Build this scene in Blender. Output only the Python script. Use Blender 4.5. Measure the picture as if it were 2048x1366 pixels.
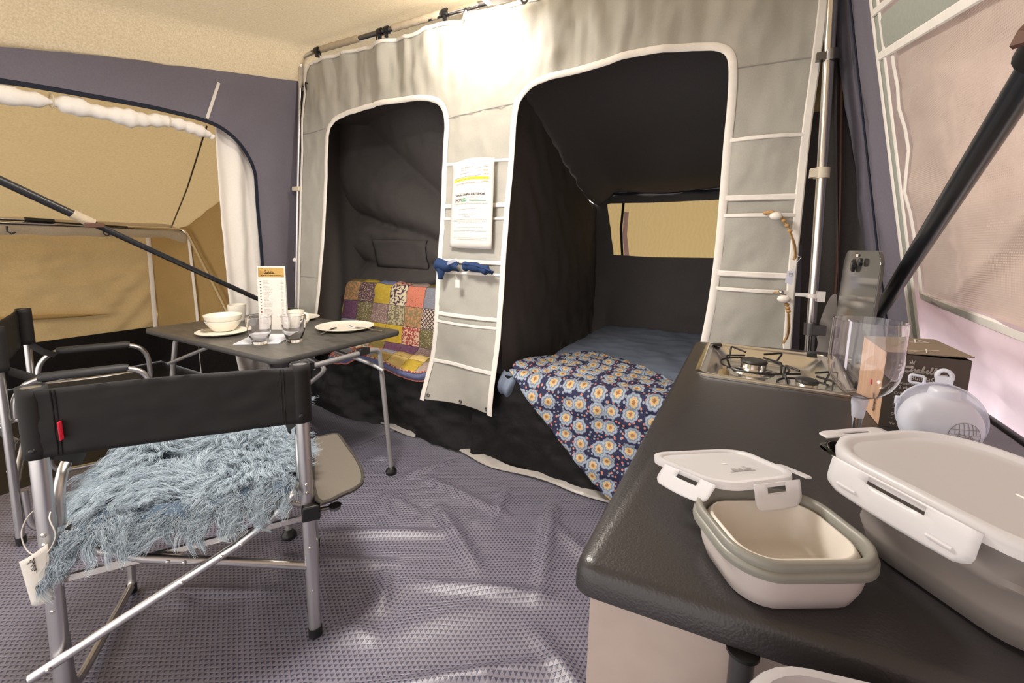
import bpy, bmesh, math, random
import numpy as np
from mathutils import Vector, Matrix, noise
R = random.Random(7)
PI = math.pi
SC = bpy.context.scene
COL = SC.collection
for o in list(bpy.data.objects):
    bpy.data.objects.remove(o)

# ------------------------------------------------------------------ camera, world, lights
cam = bpy.data.objects.new('camera', bpy.data.cameras.new('camera'))
COL.objects.link(cam)
def cam_matrix(pitch, roll, yaw):
    cp, sp = math.cos(pitch), math.sin(pitch)
    right = np.array([1, 0, 0.]); fwd = np.array([0, cp, -sp]); down = np.array([0, -sp, -cp])
    c, s = math.cos(roll), math.sin(roll)
    M = np.stack([c*right + s*down, -s*right + c*down, fwd])
    cy, sy = math.cos(yaw), math.sin(yaw)
    return M @ np.array([[cy, -sy, 0], [sy, cy, 0], [0, 0, 1]])
CM = cam_matrix(0.131229, -0.0208182, -0.494879)
m4 = Matrix.Identity(4)
for i in range(3):
    m4[i][0] = CM[0][i]; m4[i][1] = -CM[1][i]; m4[i][2] = -CM[2][i]
m4[2][3] = 1.2
cam.matrix_world = m4
cam.data.sensor_width = 36.0
cam.data.lens = 853.63/2048*36
cam.data.shift_y = -81.6/2048
cam.data.clip_start = 0.01
SC.camera = cam
W = bpy.data.worlds.new('hall'); SC.world = W; W.use_nodes = True
W.node_tree.nodes['Background'].inputs[0].default_value = (1.0, 0.94, 0.895, 1)
W.node_tree.nodes['Background'].inputs[1].default_value = 1.3
def area(name, loc, target, size, power, col):
    l = bpy.data.lights.new(name, 'AREA'); l.energy = power; l.color = col; l.shape = 'RECTANGLE'
    l.size, l.size_y = size
    o = bpy.data.objects.new(name, l); COL.objects.link(o); o.location = loc
    o.rotation_euler = (Vector(target) - Vector(loc)).to_track_quat('-Z', 'Y').to_euler()
    return o
area('hall_lamps', (-2.2, -2.6, 2.3), (-0.9, 1.6, 0.7), (3.0, 1.2), 10, (1, 0.95, 0.91))
pl = bpy.data.lights.new('tent_lamp_glow', 'POINT'); pl.energy = 15; pl.color = (1, 0.94, 0.87); pl.shadow_soft_size = 0.05
po = bpy.data.objects.new('tent_lamp_glow', pl); COL.objects.link(po); po.location = (-1.17, 1.70, 2.31)
area('added_overhead_light', (-1.15, .75, 2.06), (-1.15, .75, 0), (.35, .35), 27, (1, 0.945, 0.89)).data.spread = PI  # added light without a fixture, out of view, brightens table, floor and worktop
VS = SC.view_settings
SC.display_settings.display_device = 'sRGB'
VS.view_transform = 'Standard'; VS.look = 'None'; VS.gamma = 1.0; VS.exposure = 0.68; VS.use_curve_mapping = False
try:
    SC.cycles.use_denoising = True
    SC.cycles.max_bounces = 10; SC.cycles.transmission_bounces = 8; SC.cycles.transparent_max_bounces = 12
    SC.cycles.sample_clamp_indirect = 6.0
except Exception:
    pass

# ------------------------------------------------------------------ materials
def lin(c):
    return tuple(((v/255)/12.92 if v/255 <= .04045 else ((v/255+.055)/1.055)**2.4) for v in c) + (1.0,)
class NT:
    def __init__(s, name):
        s.m = bpy.data.materials.new(name); s.m.use_nodes = True; s.t = s.m.node_tree
        s.b = s.t.nodes['Principled BSDF']; s.out = s.t.nodes['Material Output']
    def n(s, typ, **kw):
        x = s.t.nodes.new(typ)
        for k, v in kw.items():
            if k[0] == 'i' and k[1:].isdigit(): x.inputs[int(k[1:])].default_value = v
            elif k.startswith('in_'): x.inputs[k[3:].replace('_', ' ')].default_value = v
            else: setattr(x, k, v)
        return x
    def l(s, a, b): s.t.links.new(a, b)
    def math(s, op, a, b=None, c=None):
        x = s.t.nodes.new('ShaderNodeMath'); x.operation = op
        for i, v in enumerate((a, b, c)):
            if v is None: continue
            if isinstance(v, (int, float)): x.inputs[i].default_value = v
            else: s.l(v, x.inputs[i])
        return x.outputs[0]
    def mix(s, f, a, b):
        x = s.t.nodes.new('ShaderNodeMix'); x.data_type = 'RGBA'
        for sock, v in ((x.inputs[0], f), (x.inputs[6], a), (x.inputs[7], b)):
            if hasattr(v, 'is_linked'): s.l(v, sock)
            else: sock.default_value = v
        return x.outputs[2]
    def coord(s, which='Object', scale=(1, 1, 1), rot=(0, 0, 0)):
        tc = s.n('ShaderNodeTexCoord'); mp = s.n('ShaderNodeMapping')
        mp.inputs['Scale'].default_value = scale; mp.inputs['Rotation'].default_value = rot
        s.l(tc.outputs[which], mp.inputs[0]); return mp.outputs[0]
    def bump(s, h, strength, dist=0.002):
        b = s.n('ShaderNodeBump'); b.inputs['Strength'].default_value = strength; b.inputs['Distance'].default_value = dist
        s.l(h, b.inputs['Height']); s.l(b.outputs[0], s.b.inputs['Normal']); return b
def fabric(name, c1, c2, scale=60, bump=.25, rough=.9, stretch=(1, 1, 1), dist=.002, translucent=0, spec=.2, big=0):
    M = NT(name); co = M.coord(scale=stretch)
    nz = M.n('ShaderNodeTexNoise', in_Scale=scale, in_Detail=5.0, in_Roughness=.65); M.l(co, nz.inputs['Vector'])
    f = M.math('MULTIPLY_ADD', nz.outputs[0], 2.0, -0.5)
    col = M.mix(f, lin(c1), lin(c2))
    M.l(col, M.b.inputs['Base Color']); M.b.inputs['Roughness'].default_value = rough
    M.b.inputs['Specular IOR Level'].default_value = spec
    h = nz.outputs[0]
    if big:
        n2 = M.n('ShaderNodeTexNoise', in_Scale=big, in_Detail=3.0); M.l(co, n2.inputs['Vector'])
        h = M.math('MULTIPLY_ADD', n2.outputs[0], 6.0, h)
    if bump: M.bump(h, bump, dist)
    if translucent:
        tr = M.n('ShaderNodeBsdfTranslucent'); M.l(col, tr.inputs[0])
        mx = M.n('ShaderNodeMixShader', i0=translucent)
        M.l(M.b.outputs[0], mx.inputs[1]); M.l(tr.outputs[0], mx.inputs[2]); M.l(mx.outputs[0], M.out.inputs[0])
    return M.m
def plain(name, c, rough=.5, metal=0., spec=.5, **kw):
    M = NT(name)
    nz = M.n('ShaderNodeTexNoise', in_Scale=35.0, in_Detail=3.0); M.l(M.coord(), nz.inputs['Vector'])
    c2 = tuple(max(0, v*.93-1) for v in c)
    M.l(M.mix(nz.outputs[0], lin(c), lin(c2)), M.b.inputs['Base Color'])
    b = M.b.inputs
    b['Roughness'].default_value = rough; b['Metallic'].default_value = metal; b['Specular IOR Level'].default_value = spec
    for k, v in kw.items(): b[k.replace('_', ' ')].default_value = v
    return M.m
def metal(name, c, rough=.3, aniso=0):
    M = NT(name)
    nz = M.n('ShaderNodeTexNoise', in_Scale=90.0, in_Detail=4.0); M.l(M.coord(scale=(1, 1, .2)), nz.inputs['Vector'])
    M.b.inputs['Base Color'].default_value = lin(c); M.b.inputs['Metallic'].default_value = 1
    M.l(M.math('MULTIPLY_ADD', nz.outputs[0], .12, rough-.06), M.b.inputs['Roughness'])
    return M.m
def clear(name, c=(254, 253, 255), rough=0.0, ior=1.45):
    M = NT(name); b = M.b.inputs
    b['Base Color'].default_value = lin(c); b['Roughness'].default_value = rough
    b['Transmission Weight'].default_value = 1.0; b['IOR'].default_value = ior
    return M.m
def frosted(name, c, tr=.35, rough=.35, alpha=.9):
    M = NT(name)
    M.b.inputs['Base Color'].default_value = lin(c); M.b.inputs['Roughness'].default_value = rough
    d = M.n('ShaderNodeBsdfTranslucent'); d.inputs[0].default_value = lin(c)
    mx = M.n('ShaderNodeMixShader', i0=tr); M.l(M.b.outputs[0], mx.inputs[1]); M.l(d.outputs[0], mx.inputs[2])
    t = M.n('ShaderNodeBsdfTransparent')
    m2 = M.n('ShaderNodeMixShader', i0=alpha); M.l(t.outputs[0], m2.inputs[1]); M.l(mx.outputs[0], m2.inputs[2])
    M.l(m2.outputs[0], M.out.inputs[0]); return M.m

mt = {}
mt['grey'] = fabric('grey_canvas', (176, 173, 164), (164, 161, 152), 220, .15, .6, dist=.0008, spec=.35, big=7)
mt['trim'] = plain('white_piping', (240, 234, 226), .8)
mt['beige'] = fabric('beige_cotton', (224, 208, 178), (186, 166, 130), 130, .3, .95, (1, 1, 1), .0015, translucent=.3)
mt['annex'] = fabric('annex_cotton', (200, 176, 132), (180, 156, 112), 90, .3, .95, (1, 1, 1.5), .0015, translucent=.4, big=5)
mt['annexw'] = fabric('annex_wall_cotton', (190, 166, 122), (170, 146, 103), 90, .3, .95, (1, 1, 1.5), .0015, translucent=.18, big=5)
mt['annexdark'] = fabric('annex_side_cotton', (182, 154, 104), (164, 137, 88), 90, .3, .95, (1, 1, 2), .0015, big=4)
mt['sleeve'] = fabric('sleeve_cotton', (196, 182, 158), (176, 160, 136), 120, .3, .95)
mt['navy'] = fabric('blue_grey_cotton', (122, 117, 128), (111, 107, 118), 160, .25, .9, dist=.001, big=4)
mt['navydark'] = fabric('navy_binding', (40, 46, 60), (34, 38, 50), 160, .2, .8)
mt['white'] = fabric('white_lining', (250, 246, 240), (244, 238, 230), 100, .2, .95, big=5)
mt['black'] = fabric('black_cotton', (98, 93, 92), (87, 83, 82), 160, .3, .85, dist=.001, big=4)
mt['mud'] = fabric('black_mudwall', (30, 28, 28), (22, 20, 22), 60, .4, .45, dist=.002, big=9)
mt['lilac'] = fabric('lilac_cover', (240, 224, 234), (228, 212, 224), 10, .2, .7, dist=.006, translucent=.55, big=3)
mt['cover'] = fabric('pinkish_outer_cover', (222, 202, 192), (186, 164, 156), 6, .3, .7, dist=.01, translucent=.3, big=3)
mt['greygreen'] = fabric('pale_green_binding', (164, 168, 158), (152, 156, 146), 100, .2, .8)
mt['alu'] = metal('brushed_aluminium', (205, 203, 203), .33)
mt['steel'] = metal('bright_steel', (215, 212, 208), .18)
mt['satin'] = metal('satin_steel', (226, 221, 214), .22)
mt['darkpole'] = plain('black_pole', (38, 40, 44), .28, 0, .6)
mt['darkbar'] = metal('dark_steel', (120, 118, 118), .35)
mt['blackplastic'] = plain('black_plastic', (22, 22, 23), .4)
mt['clip'] = plain('cream_clip', (222, 210, 188), .5)
mt['whiteplastic'] = plain('white_clip', (232, 226, 222), .5)
mt['canvas'] = fabric('black_canvas', (28, 26, 26), (23, 21, 21), 260, .2, .7, dist=.0006, spec=.4, big=6)
mt['pad'] = plain('black_armpad', (52, 52, 53), .55)
mt['red'] = plain('red_label', (205, 28, 52), .6)
mt['brown'] = plain('brown_zip', (92, 58, 44), .6)
mt['tray'] = fabric('taupe_tray', (106, 99, 90), (98, 91, 83), 200, .15, .5, dist=.0005)
mt['paper'] = plain('paper', (226, 221, 213), .8)
mt['cream'] = plain('cream_ware', (246, 239, 224), .35)
mt['ink'] = plain('black_ink', (32, 30, 30), .8)
mt['inkgrey'] = plain('grey_ink', (150, 146, 142), .8)
mt['inkgreen'] = plain('green_ink', (40, 160, 100), .8)
mt['inkorange'] = plain('orange_ink', (240, 150, 100), .8)
mt['yellow'] = plain('yellow_marker', (236, 236, 40), .8)
mt['cloth'] = fabric('navy_cloth', (46, 66, 104), (37, 53, 86), 300, .4, .95)
mt['glass'] = clear('clear_plastic')
mt['lidglass'] = plain('smoked_glass', (78, 77, 74), .1, .35, .8)
mt['boxplastic'] = plain('taupe_grey_plastic', (186, 176, 172), .4)
mt['rimgrey'] = plain('grey_rim', (124, 122, 114), .4)
mt['bowlgrey'] = plain('grey_silicone', (128, 120, 116), .5)
mt['bowlpale'] = plain('pale_grey_silicone', (170, 166, 168), .35)
mt['lid'] = frosted('frosted_lid', (232, 230, 232), .35, .32, .72)
mt['ball'] = frosted('frosted_ball', (226, 228, 238), .35, .3, .93)
mt['ballclear'] = frosted('frosted_ball_dish', (226, 228, 240), .35, .3, .62)
mt['boxbrown'] = plain('brown_card', (80, 70, 62), .7)
mt['boxtop'] = plain('brown_card_top', (126, 110, 92), .75)
mt['inkpale'] = plain('pale_print', (214, 208, 200), .8)
mt['panel'] = plain('white_panel', (184, 167, 158), .5)
mt['sheet'] = fabric('blue_sheet', (130, 140, 158), (118, 128, 147), 200, .3, .95, dist=.001, big=7)
mt['wood'] = plain('bead_wood', (196, 152, 96), .6)
mt['jute'] = plain('jute_cord', (176, 140, 92), .9)
mt['shell'] = plain('white_shell', (244, 236, 226), .4)
mt['strip'] = plain('pale_ground_film', (176, 170, 164), .35)
mt['napkin'] = plain('pale_napkin', (214, 216, 222), .85)
mt['sticker'] = plain('pale_sticker', (206, 206, 222), .7)
mt['lining'] = fabric('blue_lining', (124, 130, 168), (108, 114, 152), 200, .3, .95)

def make_table_mat():
    M = NT('slate_laminate'); co = M.coord(scale=(3, 9, 3))
    nz = M.n('ShaderNodeTexNoise', in_Scale=2.2, in_Detail=8.0, in_Roughness=.65, in_Distortion=1.2); M.l(co, nz.inputs['Vector'])
    f = M.math('MULTIPLY_ADD', nz.outputs[0], 2.6, -.8)
    M.l(M.mix(f, lin((58, 56, 53)), lin((98, 94, 87))), M.b.inputs['Base Color'])
    M.b.inputs['Roughness'].default_value = .36; M.bump(nz.outputs[0], .15, .002); return M.m
mt['slate'] = make_table_mat()
def make_counter_mat():
    M = NT('black_leather_grain_laminate'); co = M.coord()
    v = M.n('ShaderNodeTexVoronoi', in_Scale=520.0); v.feature = 'SMOOTH_F1'; M.l(co, v.inputs['Vector'])
    nz = M.n('ShaderNodeTexNoise', in_Scale=260.0, in_Detail=3.0); M.l(co, nz.inputs['Vector'])
    M.b.inputs['Base Color'].default_value = lin((46, 43, 44)); M.b.inputs['Roughness'].default_value = .36
    M.bump(M.math('ADD', v.outputs[0], nz.outputs[0]), .22, .0010); return M.m
mt['counter'] = make_counter_mat()
def make_floor_mat():
    M = NT('woven_tent_carpet')
    tc = M.n('ShaderNodeTexCoord'); sp = M.n('ShaderNodeSeparateXYZ')
    mp = M.n('ShaderNodeMapping'); mp.inputs['Rotation'].default_value = (0, 0, .5)
    M.l(tc.outputs['Object'], mp.inputs[0]); M.l(mp.outputs[0], sp.inputs[0])
    ny = M.math('MULTIPLY', sp.outputs[1], 1/.0135); nx = M.math('MULTIPLY', sp.outputs[0], 1/.0155)
    row = M.math('FLOOR', ny); fy = M.math('SUBTRACT', ny, row)
    odd = M.math('MULTIPLY', M.math('MODULO', M.math('ABSOLUTE', row), 2.0), .5)
    fx = M.math('FRACT', M.math('ADD', nx, odd))
    tri = M.math('ADD', M.math('MULTIPLY', M.math('ABSOLUTE', M.math('SUBTRACT', fx, .5)), 1.7), M.math('MULTIPLY', fy, .75))
    dk = M.n('ShaderNodeMapRange'); dk.inputs[1].default_value = .5; dk.inputs[2].default_value = .68
    M.l(tri, dk.inputs[0])
    nz = M.n('ShaderNodeTexNoise', in_Scale=380.0, in_Detail=2.0); M.l(mp.outputs[0], nz.inputs['Vector'])
    light = M.mix(nz.outputs[0], lin((98, 95, 110)), lin((132, 127, 138)))
    col = M.mix(dk.outputs[0], lin((54, 55, 78)), light)
    M.l(col, M.b.inputs['Base Color'])
    M.b.inputs['Roughness'].default_value = .37; M.b.inputs['Specular IOR Level'].default_value = .85
    M.bump(M.math('ADD', M.math('MULTIPLY', dk.outputs[0], 1.0), M.math('MULTIPLY', nz.outputs[0], .5)), .55, .003)
    return M.m
mt['carpet'] = make_floor_mat()
def make_mesh_mat():
    M = NT('insect_mesh'); co = M.coord()
    sp = M.n('ShaderNodeSeparateXYZ'); M.l(co, sp.inputs[0])
    a = M.math('SINE', M.math('MULTIPLY', sp.outputs[1], 2*PI/.0046)); b = M.math('SINE', M.math('MULTIPLY', sp.outputs[2], 2*PI/.0046))
    g = M.math('GREATER_THAN', M.math('MAXIMUM', a, b), .35)
    M.b.inputs['Base Color'].default_value = lin((206, 188, 174)); M.b.inputs['Roughness'].default_value = .5
    t = M.n('ShaderNodeBsdfTransparent'); mx = M.n('ShaderNodeMixShader')
    M.l(M.math('MULTIPLY_ADD', g, .60, .12), mx.inputs[0]); M.l(t.outputs[0], mx.inputs[1]); M.l(M.b.outputs[0], mx.inputs[2])
    M.l(mx.outputs[0], M.out.inputs[0]); return M.m
mt['mesh'] = make_mesh_mat()
def make_rearmesh():
    M = NT('beige_window_mesh'); co = M.coord(); nz = M.n('ShaderNodeTexNoise', in_Scale=1.5, in_Detail=2.0); M.l(co, nz.inputs['Vector'])
    w = M.n('ShaderNodeTexWave', in_Scale=9.0, in_Distortion=9.0, in_Detail=1.0); M.l(co, w.inputs['Vector'])
    M.l(M.mix(w.outputs['Fac'], lin((176, 152, 100)), lin((196, 172, 118))), M.b.inputs['Base Color']); M.b.inputs['Roughness'].default_value = .9
    tr = M.n('ShaderNodeBsdfTranslucent'); tr.inputs[0].default_value = lin((190, 166, 116))
    mx = M.n('ShaderNodeMixShader', i0=.42); M.l(M.b.outputs[0], mx.inputs[1]); M.l(tr.outputs[0], mx.inputs[2]); M.l(mx.outputs[0], M.out.inputs[0])
    return M.m
mt['rearmesh'] = make_rearmesh()
def make_boxwood():
    M = NT('printed_wood_grain'); co = M.coord(scale=(40, 40, 6))
    nz = M.n('ShaderNodeTexNoise', in_Scale=2.0, in_Detail=6.0, in_Distortion=.8); M.l(co, nz.inputs['Vector'])
    M.l(M.mix(nz.outputs[0], lin((150, 112, 88)), lin((214, 178, 148))), M.b.inputs['Base Color']); M.b.inputs['Roughness'].default_value = .6; return M.m
mt['boxwood'] = make_boxwood()
def patch_mat(name, bg, fg, scale, thr=.42, kind='noise'):
    M = NT(name); co = M.coord()
    if kind == 'lattice':
        sp = M.n('ShaderNodeSeparateXYZ'); M.l(co, sp.inputs[0])
        a = M.math('ABSOLUTE', M.math('SINE', M.math('MULTIPLY', M.math('ADD', sp.outputs[0], sp.outputs[2]), scale)))
        b = M.math('ABSOLUTE', M.math('SINE', M.math('MULTIPLY', M.math('SUBTRACT', sp.outputs[0], sp.outputs[2]), scale)))
        f = M.math('LESS_THAN', M.math('MINIMUM', a, b), thr)
    elif kind == 'vor':
        v = M.n('ShaderNodeTexVoronoi', in_Scale=scale); M.l(co, v.inputs['Vector']); f = M.math('LESS_THAN', v.outputs[0], thr)
    else:
        v = M.n('ShaderNodeTexNoise', in_Scale=scale, in_Detail=2.0); M.l(co, v.inputs['Vector']); f = M.math('GREATER_THAN', v.outputs[0], 1-thr)
    n2 = M.n('ShaderNodeTexNoise', in_Scale=90.0, in_Detail=3.0); M.l(co, n2.inputs['Vector'])
    c = M.mix(f, lin(bg), lin(fg)); M.l(M.mix(M.math('MULTIPLY', n2.outputs[0], .25), c, lin(tuple(v*.6 for v in bg))), M.b.inputs['Base Color'])
    M.b.inputs['Roughness'].default_value = .95; M.b.inputs['Specular IOR Level'].default_value = .1
    M.bump(n2.outputs[0], .5, .004); return M.m
PM = {'mustard': patch_mat('mustard_patch', (196, 168, 66), (206, 180, 84), 60),
 'blue': patch_mat('blue_patch', (122, 134, 172), (134, 144, 180), 80),
 'redfl': patch_mat('red_floral_patch', (168, 78, 74), (226, 196, 170), 75, .5),
 'mauve': patch_mat('mauve_patch', (176, 156, 148), (190, 172, 160), 60),
 'olive': patch_mat('olive_patch', (136, 122, 74), (148, 134, 88), 70),
 'purple': patch_mat('purple_patch', (112, 78, 104), (132, 98, 122), 90),
 'multi': patch_mat('multicolour_floral_patch', (150, 134, 100), (206, 150, 110), 60, .5),
 'plum': patch_mat('plum_floral_patch', (104, 82, 86), (196, 174, 156), 95, .36, 'vor'),
 'creamfl': patch_mat('cream_floral_patch', (88, 68, 88), (230, 218, 184), 50, .52),
 'coral': patch_mat('coral_patch', (226, 140, 116), (120, 80, 84), 80, .22, 'vor'),
 'greyblue': patch_mat('grey_blue_patch', (150, 152, 164), (164, 166, 176), 100),
 'oliveF': patch_mat('olive_floral_patch', (120, 112, 82), (190, 180, 146), 90, .34, 'vor'),
 'mauveF': patch_mat('mauve_floral_patch', (142, 120, 116), (182, 160, 152), 90, .4, 'vor'),
 'greyF': patch_mat('grey_floral_patch', (124, 116, 96), (198, 186, 150), 70, .5),
 'lattice': patch_mat('black_lattice_patch', (222, 200, 184), (44, 46, 58), 105., .45, 'lattice'),
 'tan': patch_mat('tan_patch', (186, 158, 98), (196, 170, 112), 70),
 'straw': patch_mat('straw_patch', (224, 196, 126), (232, 206, 140), 60)}
def make_quilt_mat():
    M = NT('navy_floral_quilt'); tc = M.n('ShaderNodeTexCoord'); uv = tc.outputs['UV']
    v = M.n('ShaderNodeTexVoronoi', in_Scale=12.5, in_Randomness=.5); v.voronoi_dimensions = '2D'; M.l(uv, v.inputs['Vector'])
    # petal modulation from the angle around the flower centre
    sub = M.n('ShaderNodeVectorMath', operation='SUBTRACT'); sc = M.n('ShaderNodeVectorMath', operation='SCALE'); sc.inputs['Scale'].default_value = 1
    M.l(uv, sub.inputs[0]); M.l(v.outputs['Position'], sub.inputs[1])
    sp = M.n('ShaderNodeSeparateXYZ'); M.l(sub.outputs[0], sp.inputs[0])
    ang = M.math('ARCTAN2', sp.outputs[1], sp.outputs[0])
    pet = M.math('MULTIPLY', M.math('ABSOLUTE', M.math('SINE', M.math('MULTIPLY', ang, 4.0))), .07)
    d = M.math('SUBTRACT', v.outputs['Distance'], pet)
    r = M.n('ShaderNodeValToRGB'); r.color_ramp.interpolation = 'CONSTANT'
    el = r.color_ramp.elements
    el[0].position = 0; el[0].color = lin((150, 110, 78))
    el[1].position = .05; el[1].color = lin((206, 172, 124))
    for p, c in ((.14, (190, 178, 150)), (.19, (122, 136, 156)), (.27, (160, 170, 182)), (.34, (134, 146, 164)), (.385, (54, 56, 82))):
        e = el.new(p); e.color = lin(c)
    M.l(d, r.inputs[0])
    v2 = M.n('ShaderNodeTexVoronoi', in_Scale=48.0, in_Randomness=.9); v2.voronoi_dimensions = '2D'; M.l(uv, v2.inputs['Vector'])
    dot = M.math('LESS_THAN', v2.outputs['Distance'], .24)
    bgm = M.math('GREATER_THAN', d, .40)
    sel = M.n('ShaderNodeSeparateXYZ'); M.l(v2.outputs['Color'], sel.inputs[0])
    k = M.math('MULTIPLY', dot, bgm)
    coral = M.mix(M.math('GREATER_THAN', sel.outputs[0], .5), lin((206, 132, 112)), lin((150, 158, 170)))
    M.l(M.mix(k, r.outputs[0], coral), M.b.inputs['Base Color'])
    M.b.inputs['Roughness'].default_value = .95; M.b.inputs['Specular IOR Level'].default_value = .1
    nz = M.n('ShaderNodeTexNoise', in_Scale=60.0, in_Detail=3.0); M.l(uv, nz.inputs['Vector']); M.bump(nz.outputs[0], .3, .004)
    return M.m
mt['floral'] = make_quilt_mat()
def make_wool_mat():
    M = NT('dusty_blue_wool'); hi = M.n('ShaderNodeHairInfo')
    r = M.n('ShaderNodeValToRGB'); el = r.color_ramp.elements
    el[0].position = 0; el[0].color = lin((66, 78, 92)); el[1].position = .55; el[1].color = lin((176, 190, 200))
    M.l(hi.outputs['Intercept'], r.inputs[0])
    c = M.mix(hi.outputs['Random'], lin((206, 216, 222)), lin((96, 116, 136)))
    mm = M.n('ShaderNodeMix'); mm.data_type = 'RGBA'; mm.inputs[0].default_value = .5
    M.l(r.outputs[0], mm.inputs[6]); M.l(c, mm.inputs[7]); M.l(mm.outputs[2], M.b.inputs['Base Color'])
    M.b.inputs['Roughness'].default_value = .65; M.b.inputs['Specular IOR Level'].default_value = .3; return M.m
mt['wool'] = make_wool_mat()

# ------------------------------------------------------------------ mesh builder
def V(*a): return Vector(a)
def smooth_path(pts, rad=.05, n=5):
    """round the inner corners of a polyline"""
    P = [Vector(p) for p in pts]; out = [P[0]]
    for i in range(1, len(P)-1):
        a, b, c = P[i-1], P[i], P[i+1]
        r = rad[i-1] if isinstance(rad, (list, tuple)) else rad
        r1 = min(r, (a-b).length*.49); r2 = min(r, (c-b).length*.49)
        s, e = b+(a-b).normalized()*r1, b+(c-b).normalized()*r2
        for k in range(n+1):
            t = k/n; out.append(s*(1-t)**2 + b*2*t*(1-t) + e*t*t)
    out.append(P[-1]); return out
def spline(pts, n=8, closed=False):
    P = [Vector(p) for p in pts]; out = []; N = len(P)
    for i in range(N if closed else N-1):
        g = (lambda j: P[j % N]) if closed else (lambda j: P[max(0, min(N-1, j))])
        a, b, c, d = g(i-1), g(i), g(i+1), g(i+2)
        for k in range(n):
            t = k/n
            out.append(.5*((2*b)+(c-a)*t+(2*a-5*b+4*c-d)*t*t+(3*b-a-3*c+d)*t**3))
    if not closed: out.append(P[-1])
    return out
class MB:
    def __init__(s): s.v = []; s.f = []; s.uv = None
    def add(s, vs, fs):
        o = len(s.v); s.v += [tuple(x) for x in vs]; s.f += [tuple(i+o for i in q) for q in fs]; return s
    def box(s, lo, hi, M=None):
        x0, y0, z0 = lo; x1, y1, z1 = hi
        vs = [V(x, y, z) for z in (z0, z1) for y in (y0, y1) for x in (x0, x1)]
        if M: vs = [M @ v for v in vs]
        return s.add(vs, [(0, 2, 3, 1), (4, 5, 7, 6), (0, 1, 5, 4), (2, 6, 7, 3), (0, 4, 6, 2), (1, 3, 7, 5)])
    def rings(s, loops, closed=False, caps=True):
        n = len(loops[0]); vs = [p for L in loops for p in L]; fs = []; m = len(loops)
        for i in range(m if closed else m-1):
            a, b = i*n, ((i+1) % m)*n
            for j in range(n):
                k = (j+1) % n; fs.append((a+j, a+k, b+k, b+j))
        if caps and not closed:
            fs.append(tuple(range(n))[::-1]); fs.append(tuple(range((m-1)*n, m*n)))
        return s.add(vs, fs)
    def tube(s, pts, r, seg=10, closed=False, sx=1.0, up=None, caps=True):
        P = [Vector(p) for p in pts]; N = len(P); loops = []; nrm = None
        for i in range(N):
            if closed: t = P[(i+1) % N]-P[i-1]
            else: t = P[min(N-1, i+1)]-P[max(0, i-1)]
            t = t.normalized() if t.length > 1e-9 else V(0, 0, 1)
            if up is not None: nrm = Vector(up)
            elif nrm is None: nrm = t.orthogonal()
            nrm = nrm-t*nrm.dot(t)
            if nrm.length < 1e-6: nrm = t.orthogonal()
            nrm.normalize(); bn = t.cross(nrm)
            rr = r[i] if isinstance(r, (list, tuple)) else r
            loops.append([P[i]+nrm*(rr*math.cos(2*PI*k/seg))+bn*(rr*sx*math.sin(2*PI*k/seg)) for k in range(seg)])
        return s.rings(loops, closed, caps)
    def ribbon(s, pts, w, t, nrm):
        """flat band w wide, t thick; nrm = outward direction (vector, or list of vectors)"""
        P = [Vector(p) for p in pts]; N = len(P); loops = []
        for i in range(N):
            tg = (P[min(N-1, i+1)]-P[max(0, i-1)]).normalized()
            n = Vector(nrm[i] if isinstance(nrm, list) else nrm); n = (n-tg*n.dot(tg)).normalized(); b = tg.cross(n)
            ww = w[i] if isinstance(w, (list, tuple)) else w
            loops.append([P[i]+b*ww/2, P[i]+b*ww*.35+n*t, P[i]-b*ww*.35+n*t, P[i]-b*ww/2])
        return s.rings(loops)
    def lathe(s, prof, c=(0, 0, 0), seg=32, M=None, sy=1.0):
        loops = []
        for r, z in prof:
            L = [V(r*math.cos(2*PI*k/seg), r*sy*math.sin(2*PI*k/seg), z) for k in range(seg)]
            if M: L = [M @ p for p in L]
            loops.append([p+Vector(c) for p in L])
        return s.rings(loops)
    def grid(s, nu, nv, fn, uvfn=None, flip=False):
        vs = [fn(i/nu, j/nv) for j in range(nv+1) for i in range(nu+1)]
        fs = []
        for j in range(nv):
            for i in range(nu):
                a = j*(nu+1)+i; q = (a, a+1, a+nu+2, a+nu+1); fs.append(q[::-1] if flip else q)
        s.add(vs, fs)
        if uvfn: s.uv = [uvfn(i/nu, j/nv) for j in range(nv+1) for i in range(nu+1)]
        return s
    def prism(s, poly, fn, w0, w1):
        n = len(poly); vs = [fn(u, v, w0) for u, v in poly]+[fn(u, v, w1) for u, v in poly]
        fs = [tuple(range(n))[::-1], tuple(range(n, 2*n))]+[(i, (i+1) % n, n+(i+1) % n, n+i) for i in range(n)]
        return s.add(vs, fs)
    def sphere(s, c, r, seg=16, rng=10, sc=(1, 1, 1)):
        loops = []
        for j in range(rng+1):
            th = PI*j/rng; rr = max(1e-4, math.sin(th))
            loops.append([Vector(c)+V(r*rr*math.cos(2*PI*k/seg)*sc[0], r*rr*math.sin(2*PI*k/seg)*sc[1], r*math.cos(th)*sc[2]) for k in range(seg)])
        return s.rings(loops)
def rrect(w, h, r, n=6):
    out = []
    for cx, cy, a0 in ((w/2-r, h/2-r, 0), (-w/2+r, h/2-r, PI/2), (-w/2+r, -h/2+r, PI), (w/2-r, -h/2+r, 3*PI/2)):
        for k in range(n+1):
            a = a0+PI/2*k/n; out.append((cx+r*math.cos(a), cy+r*math.sin(a)))
    return out
ROOT = {}
def root_of(o):
    while o.parent is not None: o = o.parent
    return o
def tag(o, label=None, cat=None, group=None, kind=None):
    if label: o['label'] = label
    if cat: o['category'] = cat
    if group: o['group'] = group
    if kind: o['kind'] = kind
    return o
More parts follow.
